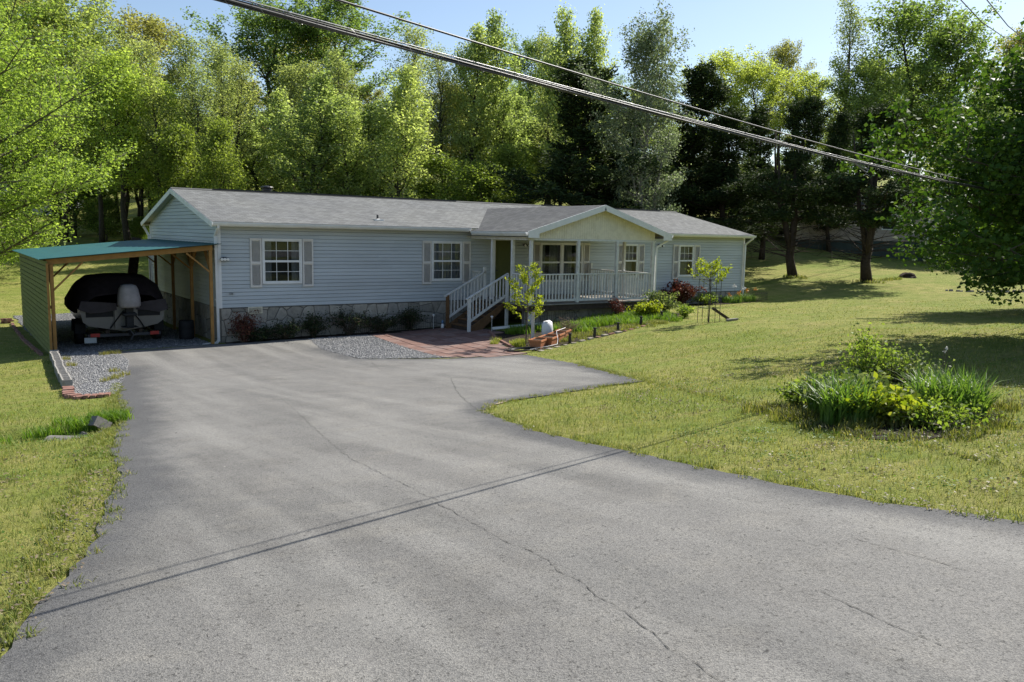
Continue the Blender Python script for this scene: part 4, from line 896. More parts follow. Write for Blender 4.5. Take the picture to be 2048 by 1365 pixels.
MB().lathe([(.05,0),(.06,.05),(.055,.14),(.03,.17)], n=10).build('body', M_plastic, t, True); MB().lathe([(.03,.17),(.045,.2),(.045,.24),(.02,.29),(.0,.30)], n=10).build('head', plain('blue_glaze', (.12,.22,.36), .4), t, True)
# wire edging fences
M_wire = plain('black_wire', (.02, .02, .02), .5, .1)
def wire_fence(label, pts, hgt, step=.07):
    t = thing('wire_fence', label, 'fence'); 
    for a, b in zip(pts[:-1], pts[1:]):
        a, b = Vector(a), Vector(b); n = int((b-a).length/step)
        for i in range(n+1):
            p = a.lerp(b, i/n); z0 = zat(p.x, p.y); MB().tube([(p.x, p.y, z0-.03), (p.x, p.y, z0+hgt*(1 if i % 2 else .86))], .0045, 4).build('picket', M_wire, t)
        for hh in (.12, hgt*.75): MB().tube([(*a.lerp(b, k/6), zat(*a.lerp(b, k/6))+hh) for k in range(7)], .0045, 4).build('wire', M_wire, t)
wire_fence('low black wire fence along the stone skirting by the steps', [(3.8,-.58),(7.15,-.55)], .52)
wire_fence('low black wire fence round the orange flowers at the house corner', [(22.2,-.95),(24.7,-.85),(24.9,.2)], .42, .08)
wire_fence('low black wire fence under the porch edge', [(9.2,-3.72),(10.6,-3.85)], .45, .07)
# tree cage and prop
t = thing('tree_cage', 'tall black wire cage round the lime leaved sapling on the lawn', 'cage', (12.98,-7.6,zat(12.98,-7.6)))
for x, y in ((-.24,-.24),(0,-.26),(.24,-.24),(.24,.24),(0,.26),(-.24,.24)): MB().tube([(x,y,-.05),(x,y,1.35)], .009, 5).build('upright', M_wire, t)
for z in (.45, 1.05, 1.33): MB().tube([(-.24,-.24,z),(.24,-.24,z),(.24,.24,z),(-.24,.24,z),(-.24,-.24,z)], .007, 5).build('ring', M_wire, t)
o = MB().bar((13.2,-7.55,zat(13.2,-7.55)+.42),(13.75,-7.75,zat(13.75,-7.75)+.04), .05, .08).build('wood_prop', M_darkwood); tag(o, 'grey wooden prop sloping from the tree cage to the grass', 'post')
o = MB().bar((13.5,-7.9,zat(13.5,-7.9)+.03),(14.0,-7.9,zat(14.0,-7.9)+.03), .09, .06).build('wood_log', M_deck); tag(o, 'short grey log lying on the lawn beside the tree cage', 'log')
# stone border of the lawn bed
M_lime = plain('pale_stone', (.30, .27, .22), .95, .2, 8, .15, bump=.6)
brd = [(6.2,-7.65),(7.3,-7.3),(8.7,-7.08),(9.9,-6.95),(11.3,-6.55),(12.7,-6.05)]
t = thing('stone_border', 'pale stone border between the planted bed and the lawn', 'edging'); rs = random.Random(8)
for a, b in zip(brd[:-1], brd[1:]):
    a, b = Vector(a), Vector(b); n = int((b-a).length/.30); an = math.atan2(b.y-a.y, b.x-a.x)
    for i in range(n):
        p = a.lerp(b, (i+.5)/n); l = rs.uniform(.06,.14); w = rs.uniform(.03,.08); h_ = rs.uniform(.015,.06)
        m = MB(); m.loft([[(-l,-w,-.02),(l,-w,-.02),(l,w,-.02),(-l,w,-.02)],[(-l*.98,-w*.98,h_*.7),(l,-w*.9,h_*.7),(l*.96,w,h_*.7),(-l,w*.9,h_*.7)],[(-l*.8,-w*.7,h_),(l*.8,-w*.75,h_),(l*.8,w*.7,h_),(-l*.82,w*.75,h_)]])
        m.build('stone', M_lime if rs.random() > .25 else M_brick, t, loc=(p.x, p.y, hz(p.x, p.y)), rz=an+rs.uniform(-.15,.15))

# ================================================================ cables over the drive
M_cable = plain('cable_black', (.03, .03, .03), .45, .3, 30, .5); M_steel = plain('cable_steel', (.22, .22, .225), .4, .2, 20, .5, .6)
A, B = Vector((-5.49,-20.33,3.55)), Vector((5.86,-17.87,3.42)); d = (B-A)
def along(A, d, s, off=(0, 0)):
    sag = -.020*(s*11.6)*(1-s)*.6; n_ = Vector((-d.y, d.x, 0)).normalized(); return A+d*s+n_*off[0]+Vector((0, 0, off[1]+sag))
t = thing('cable_bundle', 'thick lashed bundle of black cables crossing above the driveway', 'cable')
S = [-1.4+i*.04 for i in range(96)]
for k in range(4):
    MB().tube([along(A, d, s, (.009*math.cos(k*1.57+s*9), .0115*math.sin(k*1.57+s*9)-.004)) for s in S], (.0075, .0065, .008, .006)[k], 6).build('cable', M_cable, t, True)
MB().tube([along(A, d, s, (-.004, .020)) for s in S], .0046, 6).build('messenger', M_steel, t, True)
m = MB(); pts = []
for i in range(1500):
    s = -1.0+i*2.4/1500; a = i*.55; pts.append(along(A, d, s, (.024*math.cos(a), .029*math.sin(a)-.002)))
m.tube(pts, .0011, 3); m.build('lashing_wire', M_steel, t)
m = MB()
for i in range(40):
    s = .52+i*.0125; p = along(A, d, s, (0, .0)); m.tube([p+Vector((0, 0, .02)), p+Vector((.03, 0, -.05))], .0035, 4)
m.build('wire_ties', M_steel, t)['kind'] = 'stuff'
A2, B2 = Vector((-4.69,-19.94,3.77)), Vector((5.23,-17.97,3.53)); d2 = B2-A2
o = MB().tube([along(A2, d2, s) for s in S], .0075, 7).build('utility_cable', M_cable, None, True); tag(o, 'single thin black cable above the lashed bundle', 'cable')
s0 = along(A, d, .80, (0, -.02)); dn = d.normalized()
o = MB().tube([s0-dn*.28, s0+dn*.05+Vector((0,0,-.07)), s0+dn*.22+Vector((0,0,-.09)), s0+dn*.27+Vector((0,0,-.05)), s0-dn*.0+Vector((0,0,-.03)), s0-dn*.28], .009, 6).build('cable_loop', M_steel); tag(o, 'silver triangular slack loop hanging from the cable bundle', 'bracket')
# ================================================================ power lines, neighbouring buildings, truck
for (p, q, lab) in (((50.4,5.3,19.4),(75,13,21.4),'thin power line above the far oaks, nearer the large round oak'), ((51.9,4.2,19.4),(76.8,11.6,20.9),'thin power line above the far oaks, nearer the frame edge')):
    p, q = Vector(p), Vector(q); d_ = q-p
    o = MB().tube([p-d_*.6+Vector((0,0,1.2)), p, p+d_*.5+Vector((0,0,-.35)), q, q+d_*1.0+Vector((0,0,2.4))], .04, 5).build('power_line', M_cable); tag(o, lab, 'cable')
M_tan = siding_mat('tan_siding', (.42, .34, .27)); M_grn = plain('green_skirting', (.045, .062, .055), .8, .2, 2); M_pink = siding_mat('pale_siding', (.40, .37, .33)); M_glassd = plain('dark_glass', (.02, .024, .03), .08, .1, 2, .6)
def boards(parent, frame, x0, x1, z0, z1, step, mat, name='plank'):
    z = z0
    while z < z1-.02:
        a = min(z+step, z1); m = MB(); V = [frame(x0,-.03,z+.01), frame(x1,-.03,z+.01), frame(x1,-.008,a-.005), frame(x0,-.008,a-.005), frame(x0,0,z), frame(x1,0,z), frame(x1,0,a), frame(x0,0,a)]
        m.add(V, [(0,1,2,3),(5,4,7,6),(0,4,5,1),(3,2,6,7),(1,5,6,2),(4,0,3,7)]); m.build(name, mat, parent); z = a
nbz = hz(48.5, 9)
nb_a = math.atan2(7.24-13.2, 51.8-44.6+.5)
nb = thing('neighbour_house', 'tan sided neighbouring house on a dark green base behind the cedars', 'house', (45.9, 13.9, nbz-.1), math.atan2(2.0-13.9, 53.2-45.9))
NL = 14.0
MB().box((0, 0, -1.2), (NL, 7, 1.15)).build('base', M_grn, nb)
wl = MB().box((.05, .05, 1.15), (NL-.05, 6.95, 3.5)).build('wall', M_sheath, nb)
boards(wl, lambda x, d, z: (x, .048+d, z), .0, NL, 1.15, 3.5, .2, M_tan)
rf = MB(); rf.add([(-.4,-.5,3.45),(NL+.4,-.5,3.45),(NL+.4,3.5,4.9),(-.4,3.5,4.9),(-.4,7.5,3.45),(NL+.4,7.5,3.45),(-.4,-.5,3.33),(NL+.4,-.5,3.33),(NL+.4,7.5,3.33),(-.4,7.5,3.33)], [(0,1,2,3),(3,2,5,4),(0,6,7,1),(6,9,8,7),(1,7,8,5,2),(0,3,4,9,6),(4,5,8,9)]); rf.build('roof', M_shingle2, nb)
for x in (2.2, 6.5):
    w = MB().box((x, -.02, 1.95), (x+1.0, .06, 3.1)).build('window', M_white, nb); MB().box((x+.08, -.035, 2.03), (x+.92, -.022, 3.02)).build('pane', M_glassd, w)
dk2 = MB().box((9.3, -2.2, .95), (12.6, -.02, 1.1)).build('porch_deck', M_deck, nb)
for i in range(23): MB().box((9.35+i*.14, -2.18, 1.2), (9.39+i*.14, -2.14, 1.95)).build('baluster', M_whitewood, dk2)
MB().box((9.3, -2.2, 1.95), (12.6, -2.12, 2.02)).build('rail', M_whitewood, dk2); MB().box((9.3, -2.19, 1.14), (12.6, -2.13, 1.2)).build('rail', M_whitewood, dk2)
for x in (9.35, 10.9, 12.5): MB().box((x, -2.2, 1.1), (x+.1, -2.1, 3.3)).build('porch_post', M_whitewood, dk2)
# truck in the deep shade
tz = hz(46.2, 16.2); truck = thing('pickup_truck', 'dark red-brown pickup truck parked in deep shade behind the house corner', 'truck', (45.6, 15.9, tz), R_(-32))
M_paint = plain('dark_red_paint', (.075, .022, .018), .3, .1, 3, .5)
prof = [(-2.6,.55),(-2.62,1.0),(-2.5,1.12),(-1.0,1.18),(-.35,1.72),(.95,1.74),(1.15,1.14),(2.55,1.12),(2.6,.9),(2.58,.5),(1.95,.5),(1.85,.75),(1.6,.85),(1.35,.75),(1.25,.5),(-1.15,.5),(-1.25,.75),(-1.5,.85),(-1.75,.75),(-1.85,.5)]
m = MB(); m.loft([[(x, y, z) for x, z in prof] for y in (-.9, .9)]); m.build('body', M_paint, truck)
for y in (-.905, .905):
    m = MB(); m.add([(-.85,y,1.20),(-.30,y,1.62),(.25,y,1.64),(.25,y,1.2)],[(0,1,2,3)]); m.add([(.35,y,1.2),(.35,y,1.64),(.88,y,1.64),(1.02,y,1.2)],[(0,1,2,3)]); m.build('window', M_glassd, truck)
    for x in (-1.5, 1.6):
        w = MB().lathe([(.2,-.11),(.36,-.11),(.38,-.08),(.38,.08),(.36,.11),(.2,.11)], (x, y*.92, .38), 18, 'y').build('wheel', M_black, truck); MB().lathe([(.05,-.12),(.2,-.1),(.2,.1),(.05,.12)], (x, y*.92, .38), 12, 'y').build('rim', M_galv, w)
for y in (-.7, .7): MB().box((-2.64,y-.14,.82),(-2.60,y+.14,.98)).build('headlight', M_plastic, truck)
MB().box((-2.72,-.88,.5),(-2.6,.88,.66)).build('bumper', M_galv, truck)
# house on the hill behind the poplars
hx, hy = 21.3, 66.5; hh = thing('hill_house', 'weathered two storey house hidden by poplars on the hill', 'house', (hx, hy, hz(hx, hy)-.6), math.atan2(62.0-67.4, 27.0-20.3))
MB().box((-1.4,0,-1),(8.2,8,3.1)).build('lower_wall', plain('dark_lower', (.06,.05,.045), .9), hh)
uw = MB(); uw.add([(-1.6,-.3,3.0),(5.0,-.3,3.0),(5.0,-.3,5.3),(1.7,-.3,6.9),(-1.6,-.3,5.3),(-1.6,8,3.0),(5.0,8,3.0),(5.0,8,5.3),(1.7,8,6.9),(-1.6,8,5.3)], [(0,1,2,3,4),(9,8,7,6,5),(0,5,6,1),(1,6,7,2),(4,3,8,9),(0,4,9,5)]); uwo = uw.build('upper_wall', M_pink, hh)
for i in range(22): MB().box((-1.58+i*.3,-.33,3.0),(-1.58+i*.3+.27,-.305,5.2)).build('board', M_pink, uwo)
rf = MB(); rf.add([(-2.1,-.8,5.15),(1.7,-.8,7.05),(1.7,8.4,7.05),(-2.1,8.4,5.15),(-2.1,-.8,5.0),(1.7,-.8,6.9),(1.7,8.4,6.9),(-2.1,8.4,5.0)],[(0,1,2,3),(7,6,5,4),(0,4,5,1),(0,3,7,4)]); rf.add([(5.5,-.8,5.15),(1.7,-.8,7.05),(1.7,8.4,7.05),(5.5,8.4,5.15),(5.5,-.8,5.0),(1.7,-.8,6.9),(1.7,8.4,6.9),(5.5,8.4,5.0)],[(3,2,1,0),(4,5,6,7),(1,5,4,0),(4,7,3,0)]); rf.build('roof', M_brownwood, hh)
MB().box((5.0,.5,3.0),(9.5,7.5,5.2)).build('side_wing', M_pink, hh); MB().box((4.9,.1,5.2),(9.8,7.9,5.35)).build('wing_roof', M_shingle2, hh)
w = MB(); w.loft([[(x, y, z) for x, z in ((.5,4.0),(1.5,4.0),(1.5,5.1),(1.35,5.4),(1.0,5.52),(.65,5.4),(.5,5.1))] for y in (-.36,-.30)]); w = w.build('window', M_glassd, hh); MB().box((.97,-.375,4.0),(1.03,-.362,5.45)).build('muntin', M_white, w); MB().box((.5,-.375,4.75),(1.5,-.362,4.81)).build('muntin', M_white, w)
# pale house beyond the big tree
fx, fy = -.6, 67.5; fh = thing('far_house', 'pale blue-grey house glimpsed through the huge bright tree', 'house', (fx, fy, hz(fx, fy)), R_(-35))
MB().box((-5,0,-1),(4,7,3.8)).build('wall', plain('pale_wall', (.5,.53,.57), .7), fh); rf = MB(); rf.add([(-5.4,-.5,3.7),(4.4,-.5,3.7),(4.4,3.5,5.6),(-5.4,3.5,5.6),(-5.4,7.5,3.7),(4.4,7.5,3.7)],[(0,1,2,3),(3,2,5,4),(1,5,2),(0,3,4)]); rf.build('roof', M_shingle, fh)
for x in (-3.6,-.6,2.0):
    w = MB().box((x,-.05,1.4),(x+1.1,.03,2.9)).build('window', M_white, fh); MB().box((x+.1,-.07,1.5),(x+1.0,-.052,2.8)).build('pane', M_glassd, w)
# low kerb, dirt mound on the lawn
rs = random.Random(4); t = thing('low_kerb', 'low broken stone kerb along the lawn under the glossy pear tree', 'kerb')
for i in range(26):
    p = Vector((34.1,-4.3)).lerp(Vector((34.0,-10.5)), (i+rs.uniform(0,.6))/26); m = MB(); l = rs.uniform(.07,.13); h_ = rs.uniform(.05,.11); m.loft([[(-l,-l*.8,-.03),(l,-l,-.03),(l*1.1,l,-.03),(-l,l*.9,-.03)],[(-l*.7,-l*.6,h_),(l*.7,-l*.5,h_),(l*.6,l*.7,h_),(-l*.6,l*.6,h_)]]); m.build('stone', M_lime if i % 3 else M_stone, t, loc=(p.x,p.y,hz(p.x,p.y)), rz=rs.uniform(0,3))
rb = random.Random(6); m = MB(); m.loft([[(math.cos(k*.524)*s*rb.uniform(.6,1.3), math.sin(k*.524)*s*rb.uniform(.6,1.3), z+rb.uniform(-.08,.08)) for k in range(12)] for z, s in ((-.1,.62),(.05,.54),(.13,.44),(.2,.3),(.23,.12))])
o = m.build('dirt_mound', plain('dark_root_soil', (.035,.026,.02), .95, .4, 5, .1, bump=1, bscale=14), None, True, (39.2,.55,hz(39.2,.55))); tag(o, 'dark clod of roots and soil on the lawn bank beyond the cedar', 'mound')
# ================================================================ trees and plants
M_bark = plain('bark', (.10, .085, .07), .95, .35, 8, .15, bump=.9, bscale=18); M_barkd = plain('dark_bark', (.05, .043, .036), .95, .35, 8, .15, bump=.9, bscale=18); M_barkg = plain('grey_bark', (.21, .20, .18), .9, .3, 7, .2, bump=.6, bscale=16); M_barkc = plain('cedar_bark', (.048, .036, .028), .95, .35, 9, .15, bump=.9, bscale=22); M_twig = plain('twig', (.11, .08, .055), .9, .3, 8)
LM = {
 'maple': leaf_mat('leaf_maple', ((0.141,0.200,0.038), (0.244,0.333,0.077), (0.390,0.488,0.152)), .55, hue=.012),
 'poplar': leaf_mat('leaf_poplar', ((0.137,0.180,0.064), (0.267,0.333,0.131), (0.478,0.546,0.301)), .55, hue=.012),
 'oak': leaf_mat('leaf_oak', ((0.137,0.140,0.052), (0.250,0.249,0.092), (0.421,0.406,0.190)), .5, hue=.015),
 'oakg': leaf_mat('leaf_green', ((0.088,0.130,0.038), (0.178,0.249,0.077), (0.318,0.398,0.160)), .5, hue=.015),
 'oaky': leaf_mat('leaf_yellow', ((0.147,0.186,0.040), (0.266,0.324,0.083), (0.427,0.488,0.185)), .55, hue=.01),
 'thin': leaf_mat('leaf_thin', ((0.128,0.159,0.064), (0.237,0.285,0.124), (0.421,0.473,0.246)), .5, hue=.015),
 'under': leaf_mat('leaf_under', ((0.058,0.089,0.019), (0.130,0.193,0.043), (0.290,0.370,0.104)), .5, hue=.015),
 'silver': leaf_mat('leaf_silver', ((.12,.155,.085), (.19,.225,.13), (.33,.36,.24)), .4, (1.25, 1.4, .9)),
 'cedar': leaf_mat('leaf_cedar', ((.018,.032,.012), (.034,.058,.018), (.07,.098,.03)), .18, (1.2, 1.2, .7), .75, .15),
 'pear': leaf_mat('leaf_pear', ((.028,.066,.012), (.054,.112,.02), (.105,.17,.034)), .36, (1.5, 1.5, .6), .55, .14),
}
def leaves(P, size, rng, aspect=.62, up=.5, fold=.15, D=None):
    """rhombic folded leaves at points P; returns vertices and quads"""
    n = len(P); N = rng.normal(0, 1, (n, 3)); N[:, 2] += up; N /= np.linalg.norm(N, axis=1)[:, None]
    T = rng.normal(0, 1, (n, 3)) if D is None else D+rng.normal(0, .35, (n, 3))
    T -= (T*N).sum(1)[:, None]*N; T /= np.maximum(np.linalg.norm(T, axis=1), 1e-6)[:, None]; B = np.cross(N, T)
    s = (size*rng.uniform(.6, 1.3, n))[:, None]
    V = np.stack([P-T*s*.5, P+B*s*aspect*.5+N*s*fold-T*s*.05, P+T*s*.5, P-B*s*aspect*.5+N*s*fold-T*s*.05], 1).reshape(-1, 3)
    return V, np.arange(4*n).reshape(n, 4)
def shape_f(kind, t):
    if kind == 'round': return math.sin(math.pi*(.10+.86*t)**.85)**.7
    if kind == 'cone': return max(.06, (1-t)**.75*(.55+.45*min(1, t*6)))
    if kind == 'dome': return .12+.95*(1-t)**.62
    if kind == 'col': return (.55+.45*math.sin(math.pi*min(1, t*.9+.08)))*(1-.65*max(0, t-.6)/.4)
    if kind == 'vase': return .35+.65*math.sin(math.pi*(.05+.85*t))
    if kind == 'cedar': return max(.08, (.75+.35*math.sin(t*9))*(1-t)**.6*(.6+.4*min(1, t*4)))
def grow(name, seed, Hh, R, base, shape, nprim, el0, el1, nsec, nleaf, ls, sig, tr, lm, bark, curve=.25, aspect=.62, up=.5, fork=0, bare=0, lean=0, droop=0):
    rng = np.random.default_rng(seed); mb = MB(); twigs = []
    K = 9; tp = [Vector((0, 0, -.3))]
    for i in range(1, K+1): tp.append(Vector((tp[-1].x+rng.normal(0, .012*Hh)+lean*Hh/K, tp[-1].y+rng.normal(0, .012*Hh), Hh*.97*i/K)))
    def tpt(t):
        f = min(max(t, 0), .999)*K; i = int(f); return tp[i].lerp(tp[i+1], f-i)
    mb.tube(tp, [tr*(1.25 if i == 0 else (1-i/K)**.8+.02) for i in range(K+1)], 7)
    for k in range(fork):
        a = rng.uniform(0, 6.28); q = [tpt(base*.45)]; 
        for i in range(1, 6): q.append(tpt(base*.45+(.85-base*.45)*i/5)+Vector((math.cos(a), math.sin(a), 0))*R*.42*(i/5)**.8)
        mb.tube(q, [tr*.62*(1-i/6) for i in range(6)], 6)
    for i in range(nprim):
        u = (i+rng.uniform(0, 1))/nprim; t = base+(1-base)*u; p = tpt(t); ln = R*shape_f(shape, u)*rng.uniform(.7, 1.18); az = i*2.39996+rng.normal(0, .35)
        el = el0+(el1-el0)*u+rng.normal(0, .12); d = Vector((math.cos(az)*math.cos(el), math.sin(az)*math.cos(el), math.sin(el))); pts = [p]; r0 = max(.012, tr*.42*(1-t)**.6)
        for k in range(4):
            d = (d+Vector((rng.normal(0, .13), rng.normal(0, .13), curve*.5-droop*(k/4)+rng.normal(0, .08)))).normalized(); pts.append(pts[-1]+d*ln/4)
        mb.tube(pts, [r0*(1-.8*k/4) for k in range(5)], 4, False)
        for k in range(3):
            twigs.append((pts[k+1], pts[k+2 if k < 3 else 4], .12))
        for j in range(nsec):
            s = .22+.78*(j+rng.uniform(0, 1))/nsec; f = s*3.999; ii = int(f); q = pts[ii].lerp(pts[ii+1], f-ii); side = 1 if j % 2 else -1
            dd = (pts[ii+1]-pts[ii]).normalized(); sd = Vector((-dd.y, dd.x, 0)); sd = sd.normalized() if sd.length > 1e-4 else Vector((1, 0, 0))
            d2 = (dd*.55+sd*side*rng.uniform(.45, .95)+Vector((0, 0, rng.normal(.12, .28)-droop*.6))).normalized(); l2 = ln*(.50-.22*s)*rng.uniform(.6, 1.25)
            q1 = q+d2*l2*.5; q2 = q1+(d2+Vector((rng.normal(0, .25), rng.normal(0, .25), rng.normal(.08, .2)))).normalized()*l2*.5
            mb.tube([q, q1, q2], [r0*.34, r0*.22, r0*.08], 3, False); twigs.append((q, q1, .3)); twigs.append((q1, q2, 1.0))
    for k in range(bare):                 # dead lower limbs
        t = base*rng.uniform(.35, 1.0); p = tpt(t); az = rng.uniform(0, 6.28); ln = R*rng.uniform(.5, 1.0); d = Vector((math.cos(az), math.sin(az), .25)); pts = [p]
        for i in range(4): d = (d+Vector((rng.normal(0, .2), rng.normal(0, .2), rng.normal(0.02, .12)))).normalized(); pts.append(pts[-1]+d*ln/4)
        mb.tube(pts, [tr*.16*(1-.85*i/4) for i in range(5)], 4, False)
        for i in (1, 2, 3):
            e = pts[i]+Vector((rng.normal(0, .4), rng.normal(0, .4), rng.normal(.1, .2)))*ln*.5; mb.tube([pts[i], e], [tr*.05, tr*.015], 3, False)
    A = np.array([tuple(w[0]) for w in twigs]); B = np.array([tuple(w[1]) for w in twigs]); Wt = np.array([w[2] for w in twigs])*np.linalg.norm(B-A, axis=1)
    ch = rng.choice(len(A), nleaf, p=Wt/Wt.sum()); tt = rng.uniform(0, 1.05, nleaf)[:, None]
    P = A[ch]+(B[ch]-A[ch])*tt+rng.normal(0, sig, (nleaf, 3)); P[:, 2] = np.maximum(P[:, 2], .15)
    V, F_ = leaves(P, ls, rng, aspect, up, D=(B-A)[ch]/np.maximum(np.linalg.norm((B-A)[ch], axis=1), 1e-6)[:, None] if aspect < .45 else None)
    tm = mb.mesh(name+'_trunk'); tm.polygons.foreach_set('use_smooth', [True]*len(tm.polygons)); tm.materials.append(bark)
    cm = np_mesh(name+'_crown', V, F_); cm.materials.append(LM[lm]); return tm, cm, Hh, R
PROTO = {
 'maple': [grow('maple', 11+i, 13, 4.0, .30, 'round', 36, .30, 1.15, 9, 22000, .165, .22, .20, 'maple', M_barkd) for i in range(2)],
 'poplar': [grow('poplar', 31+i, 14, 2.6, .20, 'col', 38, .45, 1.15, 7, 12500, .16, .19, .15, 'poplar', M_barkd, .35) for i in range(3)],
 'oak': [grow('oak', 51+i, 17, 5.0, .38, 'round', 26, .25, 1.1, 9, 18000, .195, .24, .26, 'oak', M_barkd) for i in range(3)],
 'thin': [grow('thin', 71+i, 16, 2.3, .42, 'vase', 32, .6, 1.25, 6, 5500, .145, .24, .18, 'thin', M_barkd, .3) for i in range(2)],
 'under': [grow('under', 91+i, 8, 2.6, .06, 'round', 34, .45, 1.2, 8, 15000, .14, .24, .08, 'under', M_bark) for i in range(2)],
 'silver': [grow('silver', 111, 14.5, 4.0, .10, 'vase', 42, .30, 1.05, 9, 30000, .15, .20, .19, 'silver', M_barkg, .25, fork=2)],
 'cedar': [grow('cedar', 131+i, 12, 3.3, .16, 'cedar', 62, -.05, .75, 9, 26000, .22, .13, .17, 'cedar', M_barkc, .16, .30, .3, bare=18) for i in range(3)],
 'cedarA': [grow('cedar_tall', 141, 11.5, 3.5, .31, 'cedar', 58, -.05, .75, 9, 26000, .21, .13, .24, 'cedar', M_barkc, .16, .30, .3, fork=2, bare=32)],
 'bigmaple': [grow('big_maple', 19, 13.5, 7.5, .05, 'round', 56, .05, 1.1, 12, 85000, .14, .22, .30, 'maple', M_bark, .22, droop=.05)],
}
PROTO['oakg'] = PROTO['oak']; PROTO['oaky'] = PROTO['oak']; PROTO['cedarB'] = PROTO['cedarA']
tcount = {}
rt = random.Random(12)
def plant_tree(kind, x, y, hgt, rad, label, group=None, name=None, cat='tree', rz=None):
    k = tcount.get(kind, 0); tcount[kind] = k+1; tm, cm, h_, r = PROTO[kind][k % len(PROTO[kind])]
    t = thing(name or {'cedar': 'cedar_tree', 'cedarA': 'cedar_tree', 'cedarB': 'cedar_tree'}.get(kind, 'leafy_tree'), label, cat, (x, y, hz(x, y)), rt.uniform(0, 6.28) if rz is None else rz, group)
    s = .89*hgt/h_; mul = 1.75 if kind.startswith('cedar') else 1.4; sr = max(.7*s, min(2.3*s, mul*rad/r)); t.scale = (sr, sr, s)
    link('trunk', tm, None, t); cr = link('crown', cm, None, t)
    if kind in ('oakg', 'oaky'): cr.material_slots[0].link = 'OBJECT'; cr.material_slots[0].material = LM[kind]
    return t
WOOD = 'trees of the spring wood behind the house'
